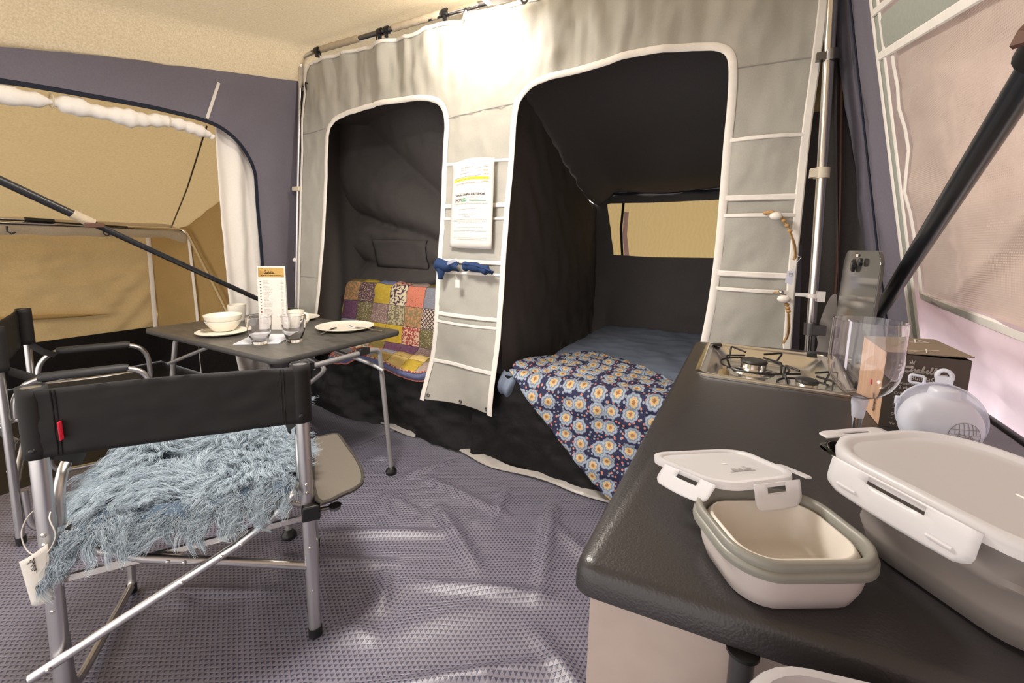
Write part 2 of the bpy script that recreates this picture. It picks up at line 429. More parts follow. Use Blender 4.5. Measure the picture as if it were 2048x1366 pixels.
def thing(name, label, cat, loc=(0, 0, 0), rz=0, group=None, local=False):
    o = bpy.data.objects.new(name, None); COL.objects.link(o); o.location = loc; o.rotation_euler = (0, 0, rz)
    o.empty_display_size = .05
    ROOT[o] = None if local else Vector(loc)
    return tag(o, label, cat, group)
def obj(name, mb, m, parent=None, label=None, kind=None, bevel=0, solid=0, sub=0, flat=False, angle=38, cat=None, group=None, segs=2):
    me = bpy.data.meshes.new(name)
    vs = mb.v
    if parent is not None:
        off = ROOT.get(root_of(parent))
        if off is not None: vs = [(x-off.x, y-off.y, z-off.z) for x, y, z in vs]
    me.from_pydata(vs, [], mb.f)
    if mb.uv:
        ul = me.uv_layers.new(name='UVMap'); idx = np.empty(len(me.loops), dtype=np.int32); me.loops.foreach_get('vertex_index', idx)
        ul.data.foreach_set('uv', np.array(mb.uv, dtype=np.float32)[idx].ravel())
    me.update(); me.validate()
    bm = bmesh.new(); bm.from_mesh(me); bmesh.ops.recalc_face_normals(bm, faces=bm.faces); bm.to_mesh(me); bm.free()
    if not flat:
        me.polygons.foreach_set('use_smooth', [True]*len(me.polygons))
        try: me.set_sharp_from_angle(angle=math.radians(angle))
        except Exception: pass
    for x in (m if isinstance(m, list) else [m]): me.materials.append(mt[x] if isinstance(x, str) else x)
    o = bpy.data.objects.new(name, me); COL.objects.link(o)
    if parent is not None: o.parent = parent
    elif False: pass
    if solid:
        d = o.modifiers.new('thick', 'SOLIDIFY'); d.thickness = solid; d.offset = 0
    if bevel:
        d = o.modifiers.new('bevel', 'BEVEL'); d.width = bevel; d.segments = segs; d.limit_method = 'ANGLE'; d.angle_limit = .6
    if sub:
        d = o.modifiers.new('sub', 'SUBSURF'); d.levels = sub; d.render_levels = sub
    return tag(o, label, cat, group, kind)
def struct(name, mb, m, **kw): return obj(name, mb, m, kind='structure', **kw)
def fbm(x, y, z=0, s=1, o=3):
    return noise.fractal(Vector((x*s, y*s, z*s)), 1.0, 2.0, o)
def sstep(a, b, x):
    t = max(0., min(1., (x-a)/(b-a))); return t*t*(3-2*t)
# lettering
def text_mb(body, size, fn, align='LEFT', shear=0, wscale=1.0, w=0.0):
    cu = bpy.data.curves.new('txt', 'FONT'); cu.body = body; cu.size = size; cu.align_x = align; cu.shear = shear; cu.resolution_u = 2
    cu.offset = w
    o = bpy.data.objects.new('txt', cu); COL.objects.link(o)
    me = bpy.data.meshes.new_from_object(o.evaluated_get(bpy.context.evaluated_depsgraph_get()))
    mb = MB(); mb.add([fn(v.co.x*wscale, v.co.y) for v in me.vertices], [tuple(p.vertices) for p in me.polygons])
    bpy.data.objects.remove(o); bpy.data.curves.remove(cu); bpy.data.meshes.remove(me)
    return mb
def dashes_mb(mb, lines, fn, h=.002, rr=None):
    """unreadable small print: rows of short dashes. lines = (u0, u1, v)"""
    rr = rr or R
    for u0, u1, v in lines:
        u = u0
        while u < u1:
            w = min(u1-u, rr.uniform(.003, .014)*1.0)
            mb.add([fn(u, v-h/2), fn(u+w, v-h/2), fn(u+w, v+h/2), fn(u, v+h/2)], [(0, 1, 2, 3)])
            u += w+rr.uniform(.0015, .003)
SCRIPT = [  # the brand word in joined-up handwriting, 1 unit = x height
 [(.5, 1.75), (-.6, 1.62), (-1.0, 1.4), (-.3, 1.3), (.6, 1.45), (.35, 1.0), (.0, .35), (-.5, .05), (-1.1, .2)],
 [(.2, .25), (.7, .75), (1.0, 1.0), (1.05, .6), (.95, .2), (.6, .12)],
 [(.95, .15), (1.4, .4), (1.95, .95), (1.6, .95), (1.35, .5), (1.5, .15), (1.85, .5), (2.05, .95), (1.95, .3), (2.15, .15), (2.5, .7), (2.9, 1.6), (2.85, 1.9), (2.65, 1.5), (2.5, .5), (2.6, .15), (2.95, .2), (3.1, .6), (2.85, .75)],
 [(2.95, .6), (3.3, .45), (3.75, .75), (3.7, 1.0), (3.45, .8), (3.4, .35), (3.65, .12), (4.0, .35), (4.45, 1.2), (4.6, 1.8), (4.45, 1.85), (4.3, 1.2), (4.25, .4), (4.45, .12), (4.8, .5), (5.2, 1.3), (5.35, 1.8), (5.2, 1.85), (5.05, 1.2), (5.0, .4), (5.2, .12), (5.5, .35)],
 [(5.5, .4), (6.1, .95), (5.75, .95), (5.5, .5), (5.65, .15), (6.0, .5), (6.2, .95), (6.1, .3), (6.35, .1), (7.6, .28)],
 [(-1.1, .2), (-.4, .32), (.3, .22)]]
def script_mb(fn, s, width=.16, crown=True):
    """fn(u, v) -> point; s = x height in metres"""
    mb = MB()
    for st in SCRIPT:
        P = spline([(x, y, 0) for x, y in st], 4)
        for i in range(len(P)-1):
            a, b = P[i], P[i+1]; d = (b-a)
            if d.length < 1e-6: continue
            n = V(-d.y, d.x, 0).normalized()*width/2; e = d.normalized()*width*.25
            q = [a-e+n, a-e-n, b+e-n, b+e+n]
            mb.add([fn(p.x*s, p.y*s) for p in q], [(0, 1, 2, 3)])
    if crown:
        for pts in ([(-.25, 2.3), (.75, 2.3), (.75, 2.5), (-.25, 2.5)], [(-.2, 2.6), (.1, 2.6), (-.35, 3.4)], [(.1, 2.6), (.4, 2.6), (.25, 3.6)], [(.4, 2.6), (.7, 2.6), (.85, 3.4)]):
            mb.add([fn(x*s, y*s) for x, y in pts], [tuple(range(len(pts)))])
    return mb

# ------------------------------------------------------------------ the setting
def wrinkle_field():
    rr = random.Random(11); L = []
    segs = [((-1.55, 1.0), (-.95, 1.35), .012), ((-1.5, .86), (-1.0, 1.12), .010), ((-1.15, 1.45), (-.75, 1.2), .012), ((-1.35, 1.62), (-.8, 1.55), .008),
            ((-.95, 1.05), (-.45, 1.25), .013), ((-.8, .7), (-.35, 1.05), .014), ((-.7, .45), (-.3, .8), .012), ((-1.1, .35), (-.75, .75), .010),
            ((-.7, 1.75), (-.52, 1.2), .012), ((-.62, 1.6), (-.3, 1.4), .010), ((-.95, 1.75), (-.85, 1.45), .008), ((-.55, .9), (-.25, .6), .010),
            ((-1.75, .55), (-1.3, .8), .008), ((-1.3, .15), (-.9, .5), .009), ((-.5, 1.1), (-.22, .95), .010)]
    for a, b, h in segs: L.append((np.array(a), np.array(b), h, rr.uniform(.013, .024)))
    for _ in range(26):
        a = np.array([rr.uniform(-2.4, -.1), rr.uniform(.1, 1.75)]); t = rr.uniform(0, PI); l = rr.uniform(.12, .4)
        L.append((a, a+l*np.array([math.cos(t), math.sin(t)]), rr.uniform(.003, .008), rr.uniform(.015, .04)))
    return L
def floor_build():
    x0, x1, y0, y1 = -2.95, .75, -1.3, 2.1; nx, ny = 330, 300
    X, Yg = np.meshgrid(np.linspace(x0, x1, nx+1), np.linspace(y0, y1, ny+1))
    Z = np.zeros_like(X)
    for a, b, h, w in wrinkle_field():
        d = b-a; L2 = d@d; t = np.clip(((X-a[0])*d[0]+(Yg-a[1])*d[1])/L2, 0, 1)
        dist2 = (X-a[0]-t*d[0])**2+(Yg-a[1]-t*d[1])**2
        Z += 2.0*h*np.exp(-dist2/(2*w*w))*np.sin(PI*np.clip(t*.9+.05, 0, 1))
    Z += .002*np.sin(X*9+np.sin(Yg*7))*np.sin(Yg*8+X*3)
    Z -= .004
    mb = MB(); mb.v = list(map(tuple, np.stack([X.ravel(), Yg.ravel(), Z.ravel()], 1).tolist()))
    w = nx+1
    mb.f = [(j*w+i, j*w+i+1, (j+1)*w+i+1, (j+1)*w+i) for j in range(ny) for i in range(nx)]
    return mb
struct('floor', floor_build(), 'carpet', angle=180)
mb = MB(); mb.box((-5.2, -1.3, -.06), (-2.95, 2.3, -.014)); struct('floor_annex', mb, 'mud')

def roof_z(x, y):
    base = 2.425-.212*(1.95-min(y, 1.95))
    drop = .21*(1-sstep(-2.72, -2.52, x)) + .24*sstep(-.05, .36, x)
    sag = .018*math.sin(PI*max(0, min(1, (x+2.7)/2.7)))*math.sin(PI*max(0, min(1, (y+.4)/2.3)))
    cr = .012*math.sin((x*1.0+(1.95-y)*.8)*38)*(1-sstep(-2.7, -2.45, x))*sstep(1.1, 1.9, y)
    return base-drop-sag+cr
mb = MB()
mb.grid(90, 60, lambda u, v: (-2.74+3.18*u, -1.0+3.3*v, roof_z(-2.74+3.18*u, -1.0+3.3*v)), flip=True)
struct('ceiling', mb, 'beige', angle=180)

def lw_x(z): return -2.66-.15*2.19+.15*z
LWO = [(.2, 1.77), (.61, 1.815), (.758, 1.828), (.923, 1.84), (1.116, 1.852), (1.30, 1.853), (1.40, 1.842), (1.474, 1.819), (1.55, 1.77), (1.605, 1.71), (1.645, 1.63), (1.663, 1.539), (1.70, 1.194), (1.748, .786), (1.80, .35), (1.83, .0)]
lwo = [Vector((y, z, 0)) for y, z in LWO]; lwo = spline([(p.x, p.y, 0) for p in lwo], 5)
def in_poly(x, y, P):
    c = False; j = len(P)-1
    for i in range(len(P)):
        if ((P[i][1] > y) != (P[j][1] > y)) and x < (P[j][0]-P[i][0])*(y-P[i][1])/(P[j][1]-P[i][1])+P[i][0]: c = not c
        j = i
    return c
def nearest(x, y, P):
    best = (9, x, y)
    for i in range(len(P)-1):
        ax, ay = P[i][0], P[i][1]; dx, dy = P[i+1][0]-ax, P[i+1][1]-ay; l = dx*dx+dy*dy
        if l < 1e-12: continue
        t = max(0, min(1, ((x-ax)*dx+(y-ay)*dy)/l)); px, py = ax+t*dx, ay+t*dy; d = math.hypot(x-px, y-py)
        if d < best[0]: best = (d, px, py)
    return best
def cut_sheet(xs, zs, outer, holes, fn, snap=.9):
    """a cloth with openings: cells inside `outer` and outside every hole, the boundary drawn onto the outlines"""
    nx, nz = len(xs), len(zs); keep = []; step = xs[1]-xs[0]
    for j in range(nz-1):
        for i in range(nx-1):
            cx, cz = (xs[i]+xs[i+1])/2, (zs[j]+zs[j+1])/2
            if in_poly(cx, cz, outer) and not any(in_poly(cx, cz, h) for h in holes): keep.append((i, j))
    cnt = {}
    for i, j in keep:
        for a in ((i, j), (i+1, j), (i, j+1), (i+1, j+1)): cnt[a] = cnt.get(a, 0)+1
    idx = {}; mb = MB(); curves = [outer+[outer[0]]]+[h+[h[0]] for h in holes]
    for a, c in cnt.items():
        x, z = xs[a[0]], zs[a[1]]
        if c < 4:
            b = min((nearest(x, z, C) for C in curves), key=lambda q: q[0])
            if b[0] < step*snap: x, z = b[1], b[2]
        idx[a] = len(mb.v); mb.v.append(fn(x, z))
    mb.f = [(idx[(i, j)], idx[(i+1, j)], idx[(i+1, j+1)], idx[(i, j+1)]) for i, j in keep]
    return mb
def lw_fn(y, z):
    w = .010*fbm(y, z, 3, 3.0)+.008*math.sin(y*26+z*4)*sstep(1.45, 1.9, y)*sstep(2.2, 1.0, z)
    return (lw_x(z)+w, y, z)
def lw_top(y): return 1.965+(y-.62)*.2025
ys = [(.0+i*.02) for i in range(103)]
zs = [i*.02 for i in range(0, 116)]
outer = [(0, 0), (2.04, 0), (2.04, lw_top(2.04)), (0, lw_top(0))]
hole = [(p.x, p.y) for p in lwo]+[(-.2, -.05), (-.2, 1.72)]
wl = struct('wall_left', cut_sheet(ys, zs, outer, [hole], lw_fn), 'navy', angle=180)
P = [V(*lw_fn(p.x, p.y))+V(.004, 0, 0) for p in lwo if p.x > .25]
mb = MB(); mb.ribbon(P, .022, .003, (1, 0, 0)); obj('opening_binding', mb, 'navydark', wl)
mb = MB(); mb.ribbon([V(*lw_fn(1.433, 2.065))+V(.004, 0, 0), V(*lw_fn(1.40, 1.95))+V(.004, 0, 0), V(*lw_fn(1.375, 1.862))+V(.004, 0, 0)], .016, .003, (1, 0, 0)); obj('white_tape', mb, 'trim', wl)
mb = MB(); mb.grid(6, 30, lambda u, v: (lw_x(.0)+.07+.35*u*0 + .02*math.sin(9*v)+ (lw_x(2.2*v)-lw_x(0)) +.02*u, 1.99+.10*u, 2.28*v)); obj('corner_fold', mb, 'navy', wl, angle=180)

# white inner curtain at the opening, and the roll tied above it
wc = thing('inner_curtain', 'white inner curtain gathered down the edge of the annex opening', 'curtain', (-2.95, 1.65, 0))
def wc_fn(u, v):
    z = 1.86*v
    y0 = 1.44+.36*(1-v)**1.3*.55; y1 = 1.83
    x = lw_x(z)-.05+.014*math.sin(u*19+v*2)+.006*fbm(u*3, v*9, 1, 2)
    if z < .5: x += .10*sstep(.5, 0, z)*math.sin(u*7+1); y1 += .16*sstep(.6, 0, z)
    return (x, y0+(y1-y0)*u, z+.004)
mb = MB(); mb.grid(34, 60, wc_fn); obj('cloth', mb, 'white', wc, angle=180, solid=.002)
rl = thing('rolled_curtain', 'white curtain rolled up and tied along the top of the annex opening', 'curtain', (-2.72, .9, 1.75))
ks = [(.1, 1.745), (.45, 1.77), (.61, 1.768), (.76, 1.782), (.88, 1.782), (1.0, 1.782), (1.1, 1.79), (1.2, 1.806), (1.3, 1.80), (1.39, 1.785), (1.42, 1.775)]
P = spline([(lw_x(z)-.02, y, z) for y, z in ks], 7)
rad = []
for i, p in enumerate(P):
    k = .036+.006*math.sin(i*.55)+.004*math.sin(i*1.7)
    for ty in (.765, 1.2):
        k -= .016*math.exp(-((p.y-ty)/.03)**2)
    if p.y > 1.3: k *= 1-.55*(p.y-1.3)/.12
    rad.append(max(.008, k))
mb = MB(); mb.tube(P, rad, 12)
mb.v = [(x+.004*fbm(x, y*3, z, 12), y, z+.006*fbm(y, z, x, 14)) for x, y, z in mb.v]
obj('roll', mb, 'white', rl, angle=180)
for ty, tz in ((.765, 1.785), (1.2, 1.806)):
    mb = MB(); mb.tube([V(lw_x(tz)-.02+.030*math.cos(a), ty, tz+.030*math.sin(a)) for a in [2*PI*k/18 for k in range(18)]], .003, 6, True); obj('tie', mb, 'clip', rl)

# the sleeping annex beyond the opening
AX = -4.30; AB = -5.05
def annex_roof(x): return 1.285+(x-AX)*.385 if x > AX else 1.285+(x-AX)*.09
mb = MB(); mb.grid(36, 40, lambda u, v: (AB+2.31*u, -.4+2.38*v, annex_roof(AB+2.31*u)+.012-.05*math.sin(PI*max(0, (u-.33)/.67))*math.sin(PI*v)+.006*fbm(u*4, v*6, 2, 2)), flip=True)
ar = struct('ceiling_annex', mb, 'annex', angle=180)
mb = MB(); mb.tube([V(AX+.03, 1.84, 1.295), V(AX+.8, 1.62, annex_roof(AX+.8)-.045), V(AX+1.50, 1.42, annex_roof(AX+1.50)-.02)], .005, 6); obj('seam', mb, 'darkbar', ar)
def ab_fn(u, v):
    y = -.4+2.36*u; z = .29+.93*v
    w = .030*fbm(y*1.2, z*2, 5, 3)
    w += .05*math.exp(-((z-.54-.03*math.sin(y*3))/.03)**2)*sstep(1.85, 1.4, y)
    w += .02*math.sin((y-z)*26)*sstep(1.45, 1.9, y)*sstep(1.1, .6, z)
    return (AB+.02+w, y, z)
mb = MB(); mb.grid(80, 50, ab_fn); wa = struct('wall_annex_end', mb, 'annexw', angle=180)
mb = MB(); mb.grid(40, 6, lambda u, v: (AB+.105+.012*math.sin(PI*v), .45+1.15*u, .535+.045*math.sin(PI*u)*v-.016+.02*math.sin(u*5)*.5)); obj('slit', mb, 'annexdark', wa, label='darker olive lining showing in the slit of the annex wall')
mb = MB(); mb.ribbon([V(AB+.07, 1.94, .33), V(AB+.07, 1.945, .8), V(AB+.06, 1.95, 1.22)], .035, .004, (1, -.6, 0)); obj('white_tape', mb, 'trim', wa)
mb = MB(); mb.grid(10, 10, lambda u, v: (AB+.06+.012*math.sin(u*9+v*3), -.4+2.4*u, -.01+.345*v)); struct('wall_annex_skirt', mb, 'mud', angle=180)
def as_fn(u, v):
    x = AB+2.25*u; return (x, 1.97+.012*fbm(u*6, v*5, 7, 2), (annex_roof(x)+.02)*v)
mb = MB(); mb.grid(50, 30, as_fn); ws = struct('wall_annex_side', mb, 'annexdark', angle=180)
mb = MB(); mb.grid(40, 8, lambda u, v: (AB+2.2*u, 1.945, .33*v)); obj('black_skirt', mb, 'mud', ws)
mb = MB(); mb.ribbon([V(-4.20, 1.95, .0), V(-4.22, 1.952, .6), V(-4.26, 1.952, 1.21)], .030, .004, (.3, -1, 0)); obj('white_tape', mb, 'trim', ws)
hoop = thing('annex_hoop', 'bent steel hoop pole holding up the beige annex end wall', 'pole', (-4.2, 1.9, 0))
P = smooth_path([(AX+.06, -.4, 1.275), (AX+.06, 1.925, 1.27), (AX+.62, 1.915, .63), (AX+1.12, 1.90, .06)], .08, 6)
mb = MB(); mb.tube(P, .013, 10); obj('tube', mb, 'satin', hoop)
mb = MB(); mb.grid(40, 10, lambda u, v: (AX+.03+.022*math.sin(v*PI), 1.98*u-.05, 1.195+.115*v+.004*math.sin(u*50)-.04*sstep(.93, 1, u))); obj('fabric_sleeve', mb, 'sleeve', hoop, angle=180)
mb = MB(); mb.tube([V(AX+.09, -.4, 1.30), V(AX+.09, 1.0, 1.295)], .012, 10); obj('bright_rail', mb, 'steel', hoop)
mb = MB(); mb.tube([V(AX+.09, .98, 1.296), V(AX+.09, 1.12, 1.292)], .016, 10); obj('clamp', mb, 'blackplastic', hoop)
mb = MB(); mb.tube([V(AX+.09, 1.12, 1.285), V(AX+.09, 1.52, 1.272)], .006, 8); obj('tie_rod', mb, 'blackplastic', hoop)
for yy in (.90, 1.375):
    mb = MB(); mb.tube([V(AX+.09, yy, 1.25), V(AX+.09, yy, 1.215), V(AX+.1, yy+.015, 1.20), V(AX+.1, yy+.03, 1.212)], .006, 6); obj('hook', mb, 'blackplastic', hoop)

# right-hand wall: leaning, blue by the corner, with a netted window
def rw_x(z): return .63-.2*z
WY = 1.545
def rw_fn(y, z, off=0.0): return (rw_x(z)-off, y, z)
mb = MB(); mb.grid(30, 40, lambda u, v: (rw_x(2.3*v)+.012*fbm(u*2, v*4, 2, 2)+.012*math.sin(u*14)*sstep(0, .5, u)*(1-v*.5), WY+.02+(2.07-WY)*u, 2.3*v))
wr = struct('wall_right', mb, 'navy', angle=180)
mb = MB(); mb.tube([V(*rw_fn(1.80, .3, .006)), V(*rw_fn(1.82, 1.2, .006)), V(*rw_fn(1.78, 2.1, .006))], .003, 6); obj('seam', mb, 'navydark', wr)
mb = MB(); mb.grid(14, 30, lambda u, v: (.10+(.72-.2*2.35*v-.10)*u, 2.055+.01*math.sin(u*20), 2.35*v)); struct('wall_back', mb, 'black', angle=180)
mb = MB(); mb.grid(8, 30, lambda u, v: (.165+.045*u+.02*v, 2.03, 1.72+.62*v)); struct('wall_back_gusset', mb, 'annex', angle=180)
mb = MB(); mb.grid(6, 24, lambda u, v: (.175+.09*u*(1-v*.85), 1.955+.02*u, .1+1.12*v)); obj('side_flap', mb, 'navy', wr, angle=180, label='blue grey triangular flap beside the grey curtain')
mb = MB(); mb.tube(spline([(.318, 2.0, .1), (.316, 2.0, .9), (.30, 2.0, 1.3), (.262, 2.0, 1.75), (.24, 2.0, 2.1)], 6), .005, 6); obj('zip', mb, 'brown', wr, label='brown zip running up the blue corner')
mb = MB(); mb.grid(8, 14, lambda u, v: (.262+.05*u+.01*math.sin(v*PI), 1.965, .80+.24*v*(.35+.65*math.sin(min(1, u*1.2)*PI/2)))); obj('pale_flap', mb, 'strip', wr, angle=180, label='pale grey flap end behind the steel pole')
# window
def win_top(y): return 1.712+(y-1.5)*-.02
wn = thing('window_1', None, None, (rw_x(1.2), 1.0, 0)); wn['kind'] = 'structure'
mb = MB(); mb.grid(150, 60, lambda u, v: (rw_x(1.0+1.1*v)+.10+.026*fbm(u*6, v*6, 4, 3)+.022*(1-2*abs(math.sin(u*21+v*4+1.5*math.sin(v*5+u*6))))*sstep(.95, .3, u), -1.0+3.3*u, 1.0+1.1*v)); obj('outer_cover', mb, 'cover', wn, angle=180)
def net_fn(u, v):
    y = -1.0+2.475*u; zb = 1.09-.075*(1-u)**.8*1.2; z = zb+(1.725-zb)*v
    return (rw_x(z)+.006+.022*math.sin(PI*v)*fbm(u*3, v*2, 9, 2), y, z)
mb = MB(); mb.grid(60, 30, net_fn); obj('insect_net', mb, 'mesh', wn, angle=180)
mb = MB(); mb.grid(40, 12, lambda u, v: (rw_x(.85+.25*v)+.002+.014*fbm(u*6, v*3, 5, 2), -1.0+2.57*u, .86+.24*v-.08*(1-u)*v)); obj('lower_panel', mb, 'lilac', wn, angle=180)
mb = MB(); mb.ribbon([V(*net_fn(1-k/20, 0))+V(-.006, 0, 0) for k in range(21)], .022, .004, (-1, 0, -.2)); obj('net_edging', mb, 'trim', wn)
mb = MB(); mb.ribbon([V(*net_fn(1, k/12))+V(-.006, 0, 0) for k in range(13)], .012, .004, (-1, 0, -.2)); obj('net_edging', mb, 'trim', wn)
for ya, w, m, nm in ((WY+.032, .018, 'trim', 'white_tape'), (WY+.002, .05, 'greygreen', 'pale_band'), (WY-.028, .016, 'trim', 'white_tape')):
    mb = MB(); mb.ribbon([V(*rw_fn(ya-.01*k/10, 1.9-1.45*k/10, .006 if m == 'trim' else .003)) for k in range(11)], w, .003, (-1, 0, -.2)); obj(nm, mb, m, wn)
for (ya, za, yb, zb, w, m, nm) in ((1.555, 1.725, .6, 1.53, .022, 'trim', 'white_tape'), (1.56, 1.78, .6, 1.575, .085, 'greygreen', 'pale_band'), (1.575, 1.845, .6, 1.625, .020, 'trim', 'white_tape')):
    mb = MB(); mb.ribbon([V(*rw_fn(ya+(yb-ya)*k/10, za+(zb-za)*k/10, .008 if m == 'trim' else .005)) for k in range(11)], w, .003, (-1, 0, -.2)); obj(nm, mb, m, wn)
mb = MB(); mb.ribbon([V(*rw_fn(1.53-2.3*k/12, .875, .010)) for k in range(13)], .030, .006, (-1, 0, -.2)); obj('bottom_tape', mb, 'trim', wn)
mb = MB(); mb.grid(10, 6, lambda u, v: (rw_x(.87*v), -1.0+2.56*u, .87*v)); struct('wall_right_skirt', mb, 'navydark')
# pale film strip on the ground along the cabin
P = spline([(-2.9, 2.0, .012), (-2.4, 2.02, .016), (-1.87, 1.955, .022), (-1.62, 1.965, .012), (-1.3, 1.93, .02), (-1.05, 1.885, .014), (-.75, 1.905, .02), (-.5, 1.885, .014), (-.1, 1.88, .014)], 8)
mb = MB(); mb.ribbon(P, [.055+.02*math.sin(i*.4) for i in range(len(P))], .008, (0, -.3, 1)); struct('trim_1', mb, 'strip')

# ------------------------------------------------------------------ sleeping cabins
def dark_grid(nu, nv, fn): mb = MB(); mb.grid(nu, nv, fn); return mb
c2 = thing('sleeping_cabin', 'black fabric sleeping cabin over the floral bed, with beige mesh rear window', 'tent cabin', (-.4, 2.8, 0), group=None)
XL = -1.10; XR = .42
def c2_ceil(x, y): return 2.16-.50*sstep(1.9, 3.75, y)**.9+.02*math.sin(x*5+y*2)-.12*sstep(-.9, -1.1, x)
obj('left_wall', dark_grid(40, 40, lambda u, v: (XL-.10*u+.02*fbm(u*5, v*4, 1, 3)+.03*math.sin(v*3)*u, 1.94+1.81*u, .1+(c2_ceil(XL, 1.94+1.81*u)-.1)*v)), 'black', c2, angle=180)
obj('right_wall', dark_grid(20, 20, lambda u, v: (XR-.5+.30+.2*(1-v), 1.99+1.76*u, .1+1.9*v)), 'black', c2, angle=180)
obj('ceiling_panel', dark_grid(40, 40, lambda u, v: (XL-.08+1.5*u, 1.93+1.82*v, c2_ceil(XL+1.5*u, 1.93+1.82*v))), 'black', c2, angle=180)
# rear wall around the window
wx0, wx1, wz0, wz1 = -1.06, -.02, 1.128, 1.575
def c2b(x, z): return (x, 3.74+.02*fbm(x*3, z*4, 2, 2)+.03*math.exp(-((z-1.66)/.03)**2), z)
xs = [-1.22+.04*i for i in range(41)]; zz = [.2+.04*i for i in range(46)]
hole = [(-1.09, 1.57), (-.7, 1.568), (-.02, 1.58), (-.03, 1.13), (-.7, 1.118), (-1.015, 1.128)]
obj('rear_wall', cut_sheet(xs, zz, [(-1.22, .2), (.35, .2), (.35, 1.95), (-1.22, 1.95)], [hole], c2b), 'black', c2, angle=180)
mb = MB(); mb.grid(20, 10, lambda u, v: (-1.12+1.14*u, 3.765, 1.10+.5*v+.005*math.sin(u*9))); obj('window_mesh', mb, 'rearmesh', c2, angle=180, label='beige mesh window')
mb = MB(); mb.ribbon([V(-.955, 3.755, 1.58), V(-.965, 3.755, 1.35), V(-.94, 3.755, 1.11)], .022, .003, (0, -1, 0)); obj('window_seam', mb, 'navydark', c2)
mb = MB(); mb.ribbon([V(-.925, 3.754, 1.50), V(-.93, 3.754, 1.3), V(-.90, 3.754, 1.12)], .04, .003, (0, -1, 0)); obj('window_gap', mb, 'lilac', c2, label='pale lilac strip showing through the window')
mb = MB(); mb.ribbon([V(-1.16+.04*k, 3.70, 1.645+.004*math.sin(k*.8)) for k in range(33)], .02, .006, (0, -1, 0)); obj('wall_seam', mb, 'navydark', c2)
obj('front_skirt', dark_grid(60, 20, lambda u, v: (-1.28+1.6*u, 1.935+.012*fbm(u*9, v*3, 3, 3)+.02*math.sin(u*11+v*4)*(1-v)*.6-.03*(1-v), .006+.50*v)), 'mud', c2, angle=180)

c1 = thing('sleeping_cabin', 'black fabric sleeping cabin above the patchwork-covered sofa', 'tent cabin', (-2.1, 2.3, 0))
def c1_back(u, v):
    x = -2.95+1.75*u; z = .2+2.0*v
    # folds fan out from a point low on the right
    a = math.atan2(z-1.02, -(x+1.35)); r = math.hypot(z-1.02, x+1.35)
    f = .075*(1-2*abs(math.sin(a*8.5+1.1*math.sin(a*4)))**.7)*sstep(.05, .5, r)*(.45+.55*sstep(.0, 1.2, r))
    f *= sstep(.25, .9, z)*(1-math.exp(-((x+2.41)/.36)**4-((z-1.11)/.17)**4))
    return (x, 2.58-.34*max(0, z-1.1)**1.0*.55+f+.012*fbm(x*3, z*3, 4, 3), z)
obj('rear_wall', dark_grid(110, 90, c1_back), 'black', c1, angle=180)
obj('left_wall', dark_grid(20, 40, lambda u, v: (-2.78-.1*u+.02*math.sin(u*16+v*2), 1.95+.80*u, .02+2.15*v)), 'black', c1, angle=180)
obj('right_wall', dark_grid(20, 40, lambda u, v: (-1.27+.01*math.sin(u*12), 1.94+.75*u, .1+2.0*v)), 'black', c1, angle=180)
obj('ceiling_panel', dark_grid(20, 12, lambda u, v: (-2.95+1.75*u, 1.93+.8*v, 2.2-.18*v)), 'black', c1, angle=180)
obj('front_skirt', dark_grid(60, 18, lambda u, v: (-2.95+1.75*u, 1.965+.015*fbm(u*9, v*3, 8, 3)+.025*math.sin(u*13+v*5)*(1-v)-.03*(1-v), .006+.425*v)), 'mud', c1, angle=180)
mb = MB()
def patchf(u, v):
    x = -2.66+.54*u; z = 1.0+.215*v
    p = c1_back((x+2.95)/1.75, (z-.2)/2.0); return (p[0], p[1]-.014-.006*math.sin(PI*u)*math.sin(PI*v), p[2])
mb.grid(16, 8, patchf); obj('pocket', mb, 'black', c1, angle=180, solid=.01)

# grey front curtain with two doorways and pockets
D1 = [(-2.577, 0.2), (-2.577, 0.478), (-2.551, 0.658), (-2.493, 0.936), (-2.418, 1.396), (-2.378, 1.768), (-2.36, 1.87), (-2.325, 1.92), (-2.251, 1.957), (-2.078, 1.978), (-1.876, 1.988), (-1.654, 1.980), (-1.533, 1.960), (-1.467, 1.917), (-1.441, 1.830), (-1.447, 1.691), (-1.457, 1.431), (-1.485, 1.106), (-1.514, 0.765), (-1.551, 0.525), (-1.579, 0.294), (-1.58, .2)]
D2 = [(-1.125, .2), (-1.122, 0.296), (-1.108, 0.538), (-1.090, 0.913), (-1.062, 1.370), (-1.040, 1.657), (-1.027, 1.832), (-0.997, 1.907), (-0.915, 1.953), (-0.778, 1.970), (-0.617, 1.980), (-0.490, 1.995), (-0.349, 1.990), (-0.218, 1.978), (-0.147, 1.960), (-0.110, 1.927), (-0.095, 1.862), (-0.091, 1.726), (-0.093, 1.598), (-0.092, 1.234), (-0.101, 0.993), (-0.119, 0.804), (-.13, .2)]
LE = [(-2.75, .30), (-2.737, 0.421), (-2.727, 0.729), (-2.66, 1.4), (-2.618, 1.788), (-2.585, 2.13), (-2.572, 2.22), (-2.545, 2.275), (-2.486, 2.300)]
TOP = [(-2.486, 2.300), (-2.415, 2.305), (-2.149, 2.313), (-1.97, 2.305), (-1.794, 2.312), (-1.651, 2.302), (-1.515, 2.322), (-1.387, 2.317), (-1.296, 2.330), (-1.123, 2.312), (-1.016, 2.318), (-.864, 2.316), (-.4, 2.32), (.165, 2.31)]
RE = [(.165, 2.31), (0.166, 2.054), (0.163, 1.829), (0.157, 1.610), (0.158, 1.328), (0.160, 1.089), (0.168, 0.842), (.17, .3)]
def zmin(x): return .298 if -1.6 < x < -1.1 else .3
outer = LE+TOP[1:]+RE[1:]
